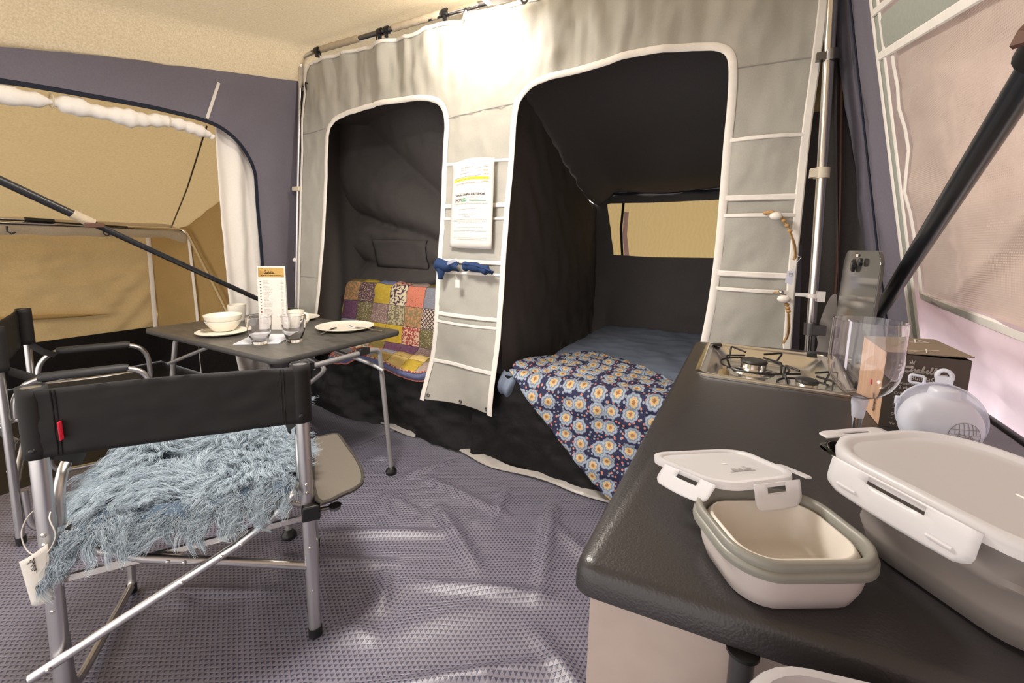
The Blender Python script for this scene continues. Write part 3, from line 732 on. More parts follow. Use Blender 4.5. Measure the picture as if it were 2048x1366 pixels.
def pfold(x, z):
    t = sstep(1.55, 2.3, z)
    f = .009*t*math.sin(x*17+1.3*math.sin(x*7))+.013*t*fbm(x*5.5, z*1.4, 2, 3)+.006*fbm(x*4, z*2.2, 6, 3)
    f += .004*t*math.sin(x*41+z*3)*sstep(2.0, 2.31, z)+.012*t*math.exp(-((x+2.16+.05*z)/.03)**2)-.010*t*math.exp(-((x+1.93-.1*z+.2)/.025)**2)+.012*t*math.exp(-((x+1.38)/.03)**2)
    if -1.65 < x < -1.05 and z < 1.2: f += .03*sstep(1.0, .3, z)*math.sin((x+1.35)*9+z*5)-.03*sstep(.6, .3, z)
    return f
def pf(x, z, off=0): return (x, 1.90+pfold(x, z)-off, z)
cur = thing('cabin_curtain', 'large grey hanging curtain with white edging, two doorways and rows of pockets', 'curtain', (-1.2, 1.9, 0))
st = .0155
xs = [-2.78+st*i for i in range(194)]; zz = [.298+st*i for i in range(134)]
obj('fabric', cut_sheet(xs, zz, outer, [D1, D2], pf), 'grey', cur, angle=180)
def band(pts, w, off=.004, t=.0035, n=4, sp=True):
    P = spline([(x, z, 0) for x, z in pts], n) if sp else [Vector((x, z, 0)) for x, z in pts]
    mb = MB(); mb.ribbon([V(*pf(p.x, p.y, off)) for p in P], w, t, (0, -1, 0)); return mb
obj('doorway_piping', band(D1[1:-1], .030), 'trim', cur)
obj('doorway_piping', band(D2[1:-1], .030), 'trim', cur)
obj('edge_piping', band(LE, .018), 'trim', cur)
obj('edge_piping', band(TOP, .020, n=6), 'trim', cur)
obj('edge_piping', band(RE, .028), 'trim', cur)
obj('seam', band([(-2.63, 1.885), (-2.5, 1.89), (-2.39, 1.90)], .005, .001, .001), 'inkgrey', cur)
obj('seam', band([(-1.44, 1.852), (-1.25, 1.863), (-1.04, 1.873)], .005, .001, .001), 'inkgrey', cur)
obj('seam', band([(-.09, 1.872), (.04, 1.875), (.16, 1.874)], .005, .001, .001), 'inkgrey', cur)
obj('seam', band([(-2.73, .95), (-2.5, .95)], .005, .001, .001), 'inkgrey', cur)
def strip_x(z, side):
    L = {'m': (D1[13:], D2[1:8]), 'r': (D2[15:], RE)}[side]
    def at(P):
        best = min(range(len(P)-1), key=lambda i: 0 if min(P[i][1], P[i+1][1]) <= z <= max(P[i][1], P[i+1][1]) else 1+abs(P[i][1]-z))
        a, b = P[best], P[best+1]; t = (z-a[1])/(b[1]-a[1]) if abs(b[1]-a[1]) > 1e-6 else 0; return a[0]+(b[0]-a[0])*max(0, min(1, t))
    return at(L[0]), at(L[1])
ROWS = [(1.395, 1.612), (1.103, 1.328), (.806, 1.042), (.525, .762)]
for side in 'mr':
    for zb, zt in ROWS:
        if side == 'r' and zt < .8: continue
        def pk(u, v, k=.018):
            z = zb+(zt-zb)*v; a, b = strip_x(z, side); x = a+.008+(b-a-.016)*u
            p = pf(x, z, .003+k*math.sin(PI*u)*(.25+.75*v**2)+.002*fbm(u*3, v*3, zb*9, 2)); return p
        mb = MB(); mb.grid(20, 14, pk); pkt = obj('pocket', mb, 'grey', cur, angle=180)
        mb = MB(); mb.ribbon([V(*pk(k/14, 1))+V(0, -.002, 0) for k in range(15)], .015, .003, (0, -1, 0)); obj('pocket_trim', mb, 'trim', pkt)
        mb = MB(); mb.ribbon([V(*pk(k/14, 0))+V(0, -.002, 0) for k in range(15)], .022, .003, (0, -1, 0)); obj('pocket_trim', mb, 'trim', pkt)
for x, z in ((-1.545, .325), (-1.34, .318), (-1.145, .325)):
    mb = MB(); mb.tube([V(*pf(x+.008*math.cos(a), z+.008*math.sin(a), .003)) for a in [2*PI*k/12 for k in range(12)]], .003, 6, True); obj('eyelet', mb, 'darkbar', cur)
for x, z in ((-2.57, 2.19), (-2.43, 2.335), (-1.94, 2.345), (-1.335, 2.35), (-.93, 2.345)):
    mb = MB(); mb.tube(smooth_path([(x, 1.91, z-.03), (x, 1.905, z), (x+.012, 1.90, z+.015), (x+.026, 1.90, z)], .008, 3), .004, 6); obj('hook', mb, 'blackplastic', cur)
for x in (-1.33, -1.0, -.55):
    mb = MB(); mb.ribbon([V(x, 1.895, 2.31), V(x, 1.91, 2.36), V(x, 1.925, 2.395)], .016, .002, (0, -1, 0)); obj('hanging_loop', mb, 'trim', cur)

# ------------------------------------------------------------------ poles
fp = thing('corner_pole', 'slim steel corner pole beside the blue left wall, bending under the roof', 'pole', (-2.78, 1.9, 0))
mb = MB(); mb.tube(smooth_path([(-2.80, 1.88, .0), (-2.718, 1.895, 1.06), (-2.68, 1.90, 1.54), (-2.625, 1.92, 2.365), (-2.50, 1.93, 2.385)], .05, 5), .0125, 10); obj('tube', mb, 'alu', fp)
mb = MB(); mb.box((-2.712, 1.875, 1.525), (-2.64, 1.925, 1.553)); obj('cream_clip', mb, 'clip', fp, bevel=.004)
mb = MB(); mb.sphere((-2.725, 1.885, 1.062), .016, 10, 8); obj('knob', mb, 'whiteplastic', fp)
mb = MB(); mb.grid(10, 10, lambda u, v: (-2.67+.14*u, 1.95-.015*math.sin(u*PI), 2.17+.20*v*(1-.45*u)+.02*u)); obj('roof_gusset', mb, 'white', fp, angle=180)
rb = thing('roof_bar', 'dark steel roof bar in beige sleeves above the grey curtain', 'pole', (-1.8, 1.93, 2.38))
mb = MB(); mb.tube([V(-2.52, 1.93, 2.385), V(-1.9, 1.93, 2.386), V(-1.1, 1.925, 2.375), (-.2, 1.93, 2.375)], .0145, 10); obj('tube', mb, 'darkbar', rb)
for a, b in ((-2.43, -2.10), (-1.83, -1.50)):
    P = [V(a+(b-a)*k/14, 1.928, 2.386) for k in range(15)]
    mb = MB(); mb.tube(P, [.019+.0015*math.sin(k*2.1) for k in range(15)], 12); obj('fabric_sleeve', mb, 'sleeve', rb)
for x in (-2.47, -1.93, -1.88, -1.47):
    mb = MB(); mb.tube([V(x-.014, 1.928, 2.385), V(x+.014, 1.928, 2.385)], .021, 10); mb.box((x-.008, 1.915, 2.345), (x+.008, 1.93, 2.37)); obj('clamp', mb, 'blackplastic', rb)
mb = MB(); mb.tube([V(-1.44, 1.926, 2.38), V(-1.26, 1.925, 2.377)], .017, 12); obj('bright_joint', mb, 'satin', rb)
rp = thing('upright_pole', 'bright steel upright pole at the right edge of the grey curtain', 'pole', (.235, 1.87, 0))
mb = MB(); mb.tube([V(.255, 1.87, 0), V(.235, 1.87, .85), V(.214, 1.87, 1.45), V(.188, 1.87, 2.06), V(.18, 1.87, 2.3)], .0165, 12); obj('tube', mb, 'steel', rp)
mb = MB(); mb.tube([V(.206, 1.87, 1.84), V(.204, 1.87, 1.875)], .022, 12); mb.box((.16, 1.855, 1.845), (.20, 1.88, 1.87)); obj('dark_clamp', mb, 'darkbar', rp)
mb = MB(); mb.tube([V(.214, 1.87, 1.452), V(.213, 1.87, 1.488)], .024, 12); mb.box((.178, 1.85, 1.455), (.20, 1.885, 1.485)); obj('cream_clip', mb, 'clip', rp)
mb = MB(); mb.tube([V(.229, 1.87, 1.03), V(.2285, 1.87, 1.045)], .022, 12); mb.box((.175, 1.855, 1.034), (.22, 1.87, 1.046)); mb.box((.24, 1.848, 1.02), (.262, 1.862, 1.056)); obj('white_clip', mb, 'whiteplastic', rp)
mb = MB(); mb.tube([V(.234, 1.87, .895), V(.233, 1.87, .94)], .024, 12); mb.box((.235, 1.84, .90), (.275, 1.86, .935)); obj('dark_clamp', mb, 'darkbar', rp)

bl = thing('brace_pole', 'long black diagonal brace pole across the annex opening', 'pole', (-2.6, 1.5, 0))
mb = MB(); mb.tube([V(-2.55, .25, 1.575), V(-2.55, .543, 1.405), V(-2.55, .752, 1.281)], .0165, 12); obj('outer_tube', mb, 'darkpole', bl)
mb = MB(); mb.tube([V(-2.55, .752, 1.281), V(-2.56, 1.508, .846), V(-2.63, 1.76, .742), V(-2.74, 1.89, .715)], .0135, 12); obj('inner_tube', mb, 'darkpole', bl)
mb = MB(); mb.tube([V(-2.55, .735, 1.292), V(-2.55, .80, 1.253)], .021, 12); obj('clear_collar', mb, 'sleeve', bl)
mb = MB(); mb.box((-2.535, .765, 1.235), (-2.515, .83, 1.256)); obj('brown_lever', mb, 'brown', bl, bevel=.004)
br = thing('brace_pole', 'thick black diagonal brace pole in front of the netted window', 'pole', (.31, 1.3, 0))
def bR(y): return V(.318-(1.3-y)*.085, y, 1.13+(1.3-y)*.487)
mb = MB(); mb.tube([bR(1.62), bR(.62)], .0155, 16); obj('inner_tube', mb, 'darkpole', br)
mb = MB(); mb.tube([bR(.70), bR(.2)], .0185, 16); obj('outer_tube', mb, 'darkpole', br)
mb = MB(); mb.tube([bR(.715), bR(.675)], .0225, 16); obj('collar', mb, 'blackplastic', br)
mb = MB(); mb.ribbon([bR(.70)+V(-.02, 0, .02), bR(.69)+V(-.03, -.01, .0), bR(.66)+V(-.022, -.01, -.022), bR(.62)+V(-.024, 0, .005)], .02, .004, (-1, -.4, 0)); obj('brown_lever', mb, 'brown', br)

lamp = thing('tent_lamp', 'lit tent lamp in a grey housing hanging under the roof bar', 'lamp', (-1.05, 1.78, 2.3))
mb = MB(); mb.box((-1.10, 1.72, 2.275), (-.93, 1.80, 2.32)); obj('housing', mb, 'darkbar', lamp, bevel=.006)
em = NT('lamp_diffuser'); em.b.inputs['Emission Color'].default_value = (1, .93, .84, 1); em.b.inputs['Emission Strength'].default_value = 14
mb = MB(); mb.box((-1.125, 1.725, 2.278), (-1.102, 1.795, 2.317)); obj('diffuser', mb, em.m, lamp, bevel=.004)
mb = MB(); mb.tube(smooth_path([(-.97, 1.80, 2.30), (-.97, 1.85, 2.27), (-.95, 1.88, 2.33), (-.94, 1.92, 2.37)], .03, 4), .006, 8); obj('hanger', mb, 'darkbar', lamp)

# ------------------------------------------------------------------ bed and sofa
bed = thing('bed', 'wide bed with a dusty blue fitted sheet in the right-hand sleeping cabin', 'bed', (-.4, 2.8, 0))
def bed_fn(u, v):
    x = -1.07+1.3*u; y = 1.955+1.76*v
    z = .518+.012*fbm(x*3, y*3, 2, 3)+.008*math.sin((x*2+y)*9+2*math.sin(x*4))*.5
    e = min(u*1.3, v*1.76, (1-v)*1.76); z -= .05*(1-sstep(0, .06, e))
    return (x, y, z)
mb = MB(); mb.grid(60, 70, bed_fn); obj('fitted_sheet', mb, 'sheet', bed, angle=180)
mb = MB(); mb.box((-1.07, 1.96, .10), (.23, 3.7, .46)); obj('mattress', mb, 'mud', bed, bevel=.03)
def tuck(u, v):
    x = -1.095+.22*u; 
    return (x, 1.955+.05*sstep(.2, .6, u)-.06*math.sin(PI*min(1, v*1.1))*(1-.7*u)-.010*math.sin(u*22+v*5), .530-.18*v*(1-.45*u)-.012*math.sin(u*9))
mb = MB(); mb.grid(30, 16, tuck); obj('sheet_corner', mb, 'sheet', bed, angle=180, label='crumpled blue sheet corner bulging out under the quilt')

# the floral quilt: lies on the bed and hangs over its front down to the ground
ql = thing('floral_quilt', 'navy quilt with pale blue and cream flowers hanging over the bed front', 'quilt', (-.5, 2.0, 0))
def q_pos(x, s):
    """s = distance from the bed's front edge: + back over the bed, - down the front"""
    puff = .010*abs(math.sin(PI*(s+.03)/.085))**.6+.006*fbm(x*5, s*5, 3, 3)
    if s > .06: return V(x, 1.90+s, .535+puff+.012*fbm(x*3, s*4, 8, 2)+.02*sstep(.1, .0, x+1.03))
    if s > -.03:
        a = (.06-s)/.09*PI/2; return V(x, 1.96-.09*math.sin(a)*1.0-puff*math.sin(a), .535-.06*(1-math.cos(a))+puff*math.cos(a))
    return V(x, 1.87-.03*sstep(-.03, -.4, s)-puff-.015*fbm(x*4, s*2, 5, 2), .475+(s+.03))
def q_back(x):
    return np.interp(x, [-1.05, -1.0, -.93, -.87, -.80, -.64, -.46, -.28, .1, .3], [.13, .30, .50, .58, .63, .58, .46, .31, .1, .05])
def q_front(x):
    z = np.interp(x, [-1.05, -1.03, -.918, -.694, -.5, -.42, .3], [.56, .545, .45, .24, .075, .03, .03])
    return -(.475-z)-.03 if z < .47 else .06*(1-(.545-z)/.09)-.03
nu, nv = 90, 110
def q_fn(u, v):
    x = -1.045+1.20*u; a, b = q_front(x), q_back(x); return q_pos(x, a+(b-a)*v)
def q_uv(u, v):
    x = -1.045+1.20*u; a, b = q_front(x), q_back(x); return (x, a+(b-a)*v)
mb = MB(); mb.grid(nu, nv, q_fn, q_uv); obj('cover', mb, 'floral', ql, angle=180, solid=.012)

sofa = thing('sofa_base', 'low black covered bench base under the patchwork quilt', 'bench', (-2.1, 2.2, 0))
mb = MB(); mb.box((-2.85, 1.99, .08), (-1.3, 2.5, .42)); obj('seat_box', mb, 'mud', sofa, bevel=.03)
pq = thing('patchwork_quilt', 'multicoloured patchwork quilt over the sofa seat and backrest', 'quilt', (-2.1, 2.2, .45))
def sofa_prof():
    P = spline([(2.43, .62, 0), (2.42, .80, 0), (2.385, .885, 0), (2.33, .905, 0), (2.285, .87, 0), (2.255, .74, 0), (2.225, .60, 0), (2.20, .50, 0), (2.15, .465, 0), (2.05, .462, 0), (1.95, .455, 0), (1.875, .435, 0)], 8)
    L = [0]
    for i in range(1, len(P)): L.append(L[-1]+(P[i]-P[i-1]).length)
    return P, L
SP, SL = sofa_prof(); ST = SL[-1]
def pq_pos(x, s, off=0):
    i = max(0, min(len(SL)-2, int(np.searchsorted(SL, s)-1))); t = (s-SL[i])/(SL[i+1]-SL[i]); p = SP[i]+(SP[i+1]-SP[i])*t
    d = (SP[i+1]-SP[i]).normalized(); n = V(0, d.y, -d.x)
    n = V(0, -d.y, d.x) if (V(0, -d.y, d.x).dot(V(0, -1, .8)) > 0) else n
    y, z = p.x, p.y
    w = .010*fbm(x*6, s*6, 3, 3)
    k = sstep(-2.25, -2.72, x)
    z += -.02*k*sstep(.1, .5, s)*0
    # the seat front edge waves
    e = sstep(ST-.22, ST, s); z += e*(.022*math.sin((x+2.2)*9)+.03*math.exp(-((x+2.16)/.07)**2))
    # left end rounds over
    lx = sstep(-2.66, -2.76, x); 
    return V(x, y, z)+n*(off+w)+V(0, .05*lx*lx, -.05*lx*lx)
px0, px1 = -2.755, -1.40
_pq = pq_pos
def pq_pos(x, s, off=0):
    xl = px0+.36*sstep(.72, ST, s)**.9
    return _pq(xl+(x-px0)/(px1-px0)*(px1-xl), s, off)+V(0, .075*sstep(-1.78, -1.58, x)*sstep(.75, ST, s), .028*sstep(.7, ST, s))
px0, px1 = -2.755, -1.40; pw = .1575; ph = .172
mb = MB(); mb.grid(60, 60, lambda u, v: pq_pos(px0+(px1-px0)*u, ST*v, -.006)); obj('lining', mb, 'lining', pq, angle=180)
def lip(u, v):
    x = px0+(px1-px0)*u; p = pq_pos(x, ST, -.004); return p+V(0, .03*math.sin(PI*v)*-.5+.02*v, -.055*v)
mb = MB(); mb.grid(60, 5, lip); obj('folded_edge', mb, 'lining', pq, angle=180, label='blue folded edge of the quilt lining')
mb = MB(); mb.tube([lip(k/60, 1.0) for k in range(61)], .006, 6); obj('edge_stitching', mb, PM['coral'], pq, label='coral piped bottom edge')
mb = MB(); mb.tube([lip(k/60, 0.0)+V(0, -.004, .002) for k in range(61)], .006, 6); obj('edge_stitching', mb, PM['redfl'], pq)
ROWSC = [['plum', 'multi', 'mustard', 'blue', 'redfl', 'mauve', 'olive', 'purple', 'mustard'],
 ['greyF', 'olive', 'mustard', 'blue', 'redfl', 'mauve', 'olive', 'purple', 'tan'],
 ['plum', 'multi', 'plum', 'mustard', 'creamfl', 'coral', 'greyblue', 'tan', 'multi'],
 ['mustard', 'purple', 'oliveF', 'mauveF', 'greyF', 'multi', 'lattice', 'plum', 'coral'],
 ['olive', 'greyblue', 'redfl', 'mustard', 'mustard', 'redfl', 'oliveF', 'greyF', 'mauve'],
 ['multi', 'mustard', 'mauve', 'olive', 'purple', 'purple', 'mauveF', 'straw', 'blue'],
 ['creamfl', 'coral', 'creamfl', 'coral', 'greyblue', 'tan', 'straw', 'olive', 'mauve'],
 ['coral', 'greyblue', 'coral', 'greyblue', 'tan', 'straw', 'mustard', 'mauve', 'mauve']]
s0 = .115
edges = [0, .14, .365, .515, .655, .785, .90, 1.0, ST]
edges[-1] = ST
for r in range(len(edges)-1):
    for c in range(9):
        xa = px0+(-.055 if c == 0 else 0)+pw*c-(.10 if c else 0); xb = px0+pw*(c+1)-.10
        xa = max(px0, xa); xb = min(px1, xb)
        if xb-xa < .02: continue
        sa, sb = edges[r], edges[r+1]
        mb = MB(); mb.grid(5, 5, lambda u, v: pq_pos(xa+.0015+(xb-xa-.003)*u, sa+.0015+(sb-sa-.003)*v, .001+.006*(math.sin(PI*u)*math.sin(PI*v))**.4))
        obj('patch', mb, PM[ROWSC[r][c]], pq, angle=180)

# ------------------------------------------------------------------ table and what stands on it
TZ = .705
tb = thing('camping_table', 'folding camping table with slate-look top and grey tube legs', 'table', (-2.26, 1.42, 0))
TX0, TX1, TY0, TY1 = -2.845, -1.672, 1.052, 1.793
poly = [(u+(TX0+TX1)/2, v+(TY0+TY1)/2) for u, v in rrect(TX1-TX0, TY1-TY0, .045, 6)]
mb = MB(); mb.prism(poly, lambda u, v, w: V(u, v, w), TZ-.024, TZ); obj('tabletop', mb, 'slate', tb, bevel=.0015)
mb = MB(); mb.tube([V(x, y, TZ-.013) for x, y in poly], .0125, 8, True, sx=.25, up=(0, 0, 1)); obj('edge_trim', mb, plain('dark_edging', (70, 68, 66), .45), tb)
aluL = plain('grey_painted_tube', (166, 164, 164), .35, .5)
def legf(xt, yf0, yf1, dx):
    # two legs joined by a bar under the top
    ya, yb = yf0+.07, yf1-.005
    bar = smooth_path([(xt+dx, yf0, .035), (xt, ya-.01, .60), (xt-.004, ya, TZ-.045), (xt-.004, yb, TZ-.045), (xt, yb+.005, .60), (xt+dx, yf1, .035)], [.08, .05, .05, .08], 6)
    n = len(bar)//2
    return bar, n
for xt, y0, y1, dx in ((-1.60, .982, 1.556, .062), (-2.655, 1.05, 1.62, -.05)):
    bar, n = legf(xt, y0, y1, dx)
    k = min(range(len(bar)), key=lambda i: abs(bar[i].y-(y0+.12))+abs(bar[i].z-TZ+.045)*5); q = len(bar)-1-min(range(len(bar)), key=lambda i: abs(bar[len(bar)-1-i].y-(y1-.06))+abs(bar[len(bar)-1-i].z-TZ+.045)*5)
    for seg, nm in ((bar[:k+1], 'leg'), (bar[q:], 'leg'), (bar[k:q+1], 'leg_bar')):
        mb = MB(); mb.tube(seg, .0125, 12); lg = obj(nm, mb, aluL, tb)
        if nm == 'leg':
            f = seg[0] if seg[0].z < .1 else seg[-1]
            mb = MB(); mb.lathe([(.006, .05), (.010, .045), (.010, .032), (.014, .028), (.026, .014), (.029, .006), (.028, .0)], (f.x, f.y, 0.004), 20); obj('foot', mb, 'blackplastic', lg)
    for ya in (-.16, .15):
        mb = MB(); mb.box((xt-.02, (y0+y1)/2+ya, TZ-.055), (xt+.012, (y0+y1)/2+ya+.06, TZ-.022)); obj('clip', mb, 'blackplastic', tb, bevel=.003)
for yy, xe in ((1.54, -1.95), (1.04, -1.95)):
    mb = MB(); mb.tube(smooth_path([(-1.565, yy, .55), (-1.62, yy-.01, .575), (xe, (yy+1.3)/2, .672)], .05, 5), .0095, 10); obj('brace', mb, aluL, tb)
mb = MB(); mb.tube(smooth_path([(-1.82, 1.27, .662), (-1.72, 1.30, .618), (-1.695, 1.30, .594), (-1.74, 1.29, .555), (-1.90, 1.25, .43)], .03, 5), .011, 10); obj('brace', mb, aluL, tb)
mb = MB(); mb.sphere((-1.93, 1.42, .672), .018, 10, 8); obj('knob', mb, 'blackplastic', tb)
for yy in (1.08, 1.58):
    mb = MB(); mb.tube([V(-2.66, yy, .53), V(-2.30, yy+.03, .665)], .0095, 10); obj('brace', mb, aluL, tb)

def crock(name, label, prof, c, cat, m='cream', group=None, rim=None, seg=48):
    t = thing(name, label, cat, c, group=group)
    mb = MB(); mb.lathe([(r, z+c[2]) for r, z in prof], (c[0], c[1], 0), seg); obj('body', mb, m, t, angle=50)
    return t
def plate_prof(r, h): return [(.002, .0015), (r*.62, 0), (r*.66, .002), (r*.93, h*.62), (r*.99, h*.9), (r, h), (r*.985, h*1.06), (r*.95, h*.85), (r*.70, .007), (.002, .006)]
crock('dinner_plate', 'large cream dinner plate on the table corner nearest the patchwork sofa', plate_prof(.157, .018), (-1.962, 1.648, TZ+.001), 'plate')
crock('dinner_plate', 'cream dinner plate behind the right-hand mug, mostly hidden', plate_prof(.112, .016), (-2.43, 1.70, TZ+.001), 'plate')
sa = crock('side_plate', 'small cream plate under the stacked bowls', plate_prof(.118, .016), (-2.365, 1.205, TZ+.001), 'plate')
bw = (-2.405, 1.235, TZ+.0115)
crock('cereal_bowl', 'lower cream bowl of the stack on the small plate', [(.002, .001), (.048, 0), (.052, .003), (.066, .022), (.079, .042), (.083, .052), (.080, .053), (.075, .044), (.058, .018), (.002, .012)], bw, 'bowl')
crock('cereal_bowl', 'upper cream bowl standing inside another bowl', [(.002, .014), (.045, .013), (.058, .0215), (.076, .046), (.085, .064), (.088, .077), (.0855, .078), (.081, .066), (.066, .042), (.044, .022), (.002, .018)], (bw[0], bw[1], bw[2]+.006), 'bowl')
mugp = lambda r, h: [(.002, .0), (r*.80, 0), (r*.84, .004), (r*.96, h*.6), (r, h-.002), (r*.985, h), (r*.955, h-.003), (r*.90, h*.5), (r*.78, .008), (.002, .006)]
t = crock('cream_mug', 'tall cream beaker behind the stacked bowls', mugp(.050, .098), (-2.69, 1.462, TZ+.001), 'cup')
t = crock('cream_mug', 'cream mug with a handle beside the standing menu card', mugp(.0485, .098), (-2.215, 1.516, TZ+.001), 'cup')
mb = MB(); mb.tube(spline([(-2.182, 1.549, TZ+.080), (-2.171, 1.563, TZ+.072), (-2.171, 1.563, TZ+.040), (-2.186, 1.543, TZ+.026)], 5), .006, 8, sx=1.6); obj('handle', mb, 'cream', t)
def tumbler(c, label):
    t = thing('tumbler', label, 'glass', c)
    h, r0, r1, w = .132, .036, .0545, .0035
    pr = [(.001, 0), (r0*.92, 0), (r0, .003), (r0+.001, .02), (r0+(r1-r0)*.75, .06), (r1-.001, .10), (r1, h-.001), (r1-w*.5, h), (r1-w, h-.001), (r1-.001-w, .10), (r0+(r1-r0)*.75-w, .06), (r0+.001-w, .022), (r0*.75, .014), (.001, .013)]
    mb = MB(); mb.lathe([(r, z+c[2]) for r, z in pr], (c[0], c[1], 0), 40); obj('body', mb, 'glass', t, angle=50)
tumbler((-1.992, 1.178, TZ+.002), 'clear plastic tumbler in front of the menu card, nearer the bowls')
tumbler((-1.898, 1.29, TZ+.002), 'clear plastic tumbler in front of the cream mug')

mn = thing('menu_card', 'tall white menu card with a wooden header standing on the table', 'menu', (-2.28, 1.43, TZ))
mo = V(-2.310, 1.367, TZ+.0015); mr = V(.118, .083, 0); mrn = mr.normalized(); mw = mr.length; mback = V(-.576, .818, 0)
def mfn(u, v, d=0): return mo+mrn*u+V(0, 0, v)+mback*(.010*v/.35-d)
mb = MB(); mb.add([mfn(0, 0), mfn(mw, 0), mfn(mw, .35), mfn(0, .348)], [(0, 1, 2, 3)]); obj('front_sheet', mb, 'paper', mn, solid=.0012, flat=True)
mb = MB(); mb.add([mfn(.0, 0, -.025), mfn(mw, 0, -.025), mfn(mw, .35, -.002), mfn(0, .348, -.002)], [(0, 1, 2, 3)]); obj('rear_sheet', mb, 'paper', mn, solid=.0012, flat=True)
mb = MB(); mb.add([mfn(.006, .290, .0012), mfn(mw-.006, .290, .0012), mfn(mw-.006, .340, .0012), mfn(.006, .340, .0012)], [(0, 1, 2, 3)]); obj('header', mb, patch_mat('menu_wood', (196, 160, 96), (176, 138, 78), 30), mn, flat=True)
obj('logo', script_mb(lambda u, v: mfn(.042+u, .308+v, .0018), .0068, .28), 'ink', mn, flat=True)
mb = MB(); dashes_mb(mb, [(.02, mw-.02, .299)], lambda u, v: mfn(u, v, .0018), .0035); obj('header_print', mb, 'ink', mn, flat=True)
mb = MB(); rr = random.Random(4)
dashes_mb(mb, [(.030, .030+rr.uniform(.02, .05), .27-.0078*k) for k in range(32)]+[(mw-.024, mw-.012, .27-.0078*k) for k in range(0, 32)], lambda u, v: mfn(u, v, .0012), .0016, rr); obj('small_print', mb, 'inkgrey', mn, flat=True)
mb = MB()
for k in range(12):
    v = .262-.0165*k; mb.add([mfn(.012, v, .0012), mfn(.012+rr.uniform(.004, .009), v+rr.uniform(0, .004), .0012), mfn(.019, v+.006, .0012), mfn(.012, v+.005, .0012)], [(0, 1, 2, 3)])
obj('picture_dots', mb, 'ink', mn, flat=True)
mb = MB(); mb.add([mfn(.013, .093, .0016), mfn(.020, .095, .0016), mfn(.020, .101, .0016), mfn(.013, .099, .0016)], [(0, 1, 2, 3)]); obj('red_picture', mb, 'red', mn, flat=True)

def napkin(pts, z, label, dark):
    t = thing('napkin', label, 'napkin', (pts[0][0], pts[0][1], z))
    mb = MB(); mb.prism(pts, lambda u, v, w: V(u, v, w), z, z+.0035); obj('sheet', mb, 'napkin', t)
    return t
napkin([(-2.075, 1.10), (-1.925, 1.228), (-1.985, 1.31), (-2.135, 1.182)], TZ+.0005, 'lower pale folded napkin under the tumblers', 1)
napkin([(-2.115, 1.165), (-1.95, 1.302), (-2.03, 1.405), (-2.19, 1.265)], TZ+.0042, 'upper pale folded napkin lying across another', 1)
def cutlery(name, label, a, b, z, head):
    t = thing(name, label, name.split('_')[-1], (a[0], a[1], z))
    A, B = V(a[0], a[1], z), V(b[0], b[1], z); d = (B-A); n = V(-d.y, d.x, 0).normalized()
    mb = MB(); mb.ribbon([A+d*.0+V(0, 0, .003), A+d*.25+V(0, 0, .006), A+d*.5+V(0, 0, .010), A+d*.62+V(0, 0, .012)], [.011, .009, .006, .006], .002, (0, 0, 1)); obj('handle', mb, 'steel', t)
    if head == 'knife':
        mb = MB(); mb.ribbon([A+d*.6+V(0, 0, .011), A+d*.7+V(0, 0, .012), A+d*.9+V(0, 0, .013), A+d+V(0, 0, .012)], [.008, .018, .017, .005], .0015, (0, 0, 1)); obj('blade', mb, 'steel', t)
    elif head == 'fork':
        mb = MB(); mb.ribbon([A+d*.6+V(0, 0, .011), A+d*.68+V(0, 0, .010), A+d*.78+V(0, 0, .009)], [.006, .022, .024], .0015, (0, 0, 1)); obj('neck', mb, 'steel', t)
        for k in range(4):
            o = n*(.0075-.005*k); mb = MB(); mb.ribbon([A+d*.77+o+V(0, 0, .009), A+d*.9+o+V(0, 0, .009), A+d+o+V(0, 0, .016)], .0025, .0014, (0, 0, 1)); obj('tine', mb, 'steel', t)
    else:
        mb = MB(); C = A+d*.82
        mb.grid(12, 8, lambda u, v: C+d.normalized()*(.030*math.cos(2*PI*u))*v+n*(.019*math.sin(2*PI*u))*v+V(0, 0, .004+.010*v*v)); obj('spoon_bowl', mb, 'steel', t, solid=.0012)
cutlery('table_knife', 'steel knife resting on the rim of the large plate', (-1.925, 1.455), (-1.975, 1.60), TZ+.002, 'knife')
cutlery('table_fork', 'steel fork leaning on the rim of the large plate', (-1.715, 1.69), (-1.93, 1.645), TZ+.006, 'fork')
cutlery('dessert_spoon', 'steel spoon lying on the small plate beside the bowls', (-2.56, 1.17), (-2.40, 1.155), TZ+.012, 'spoon')

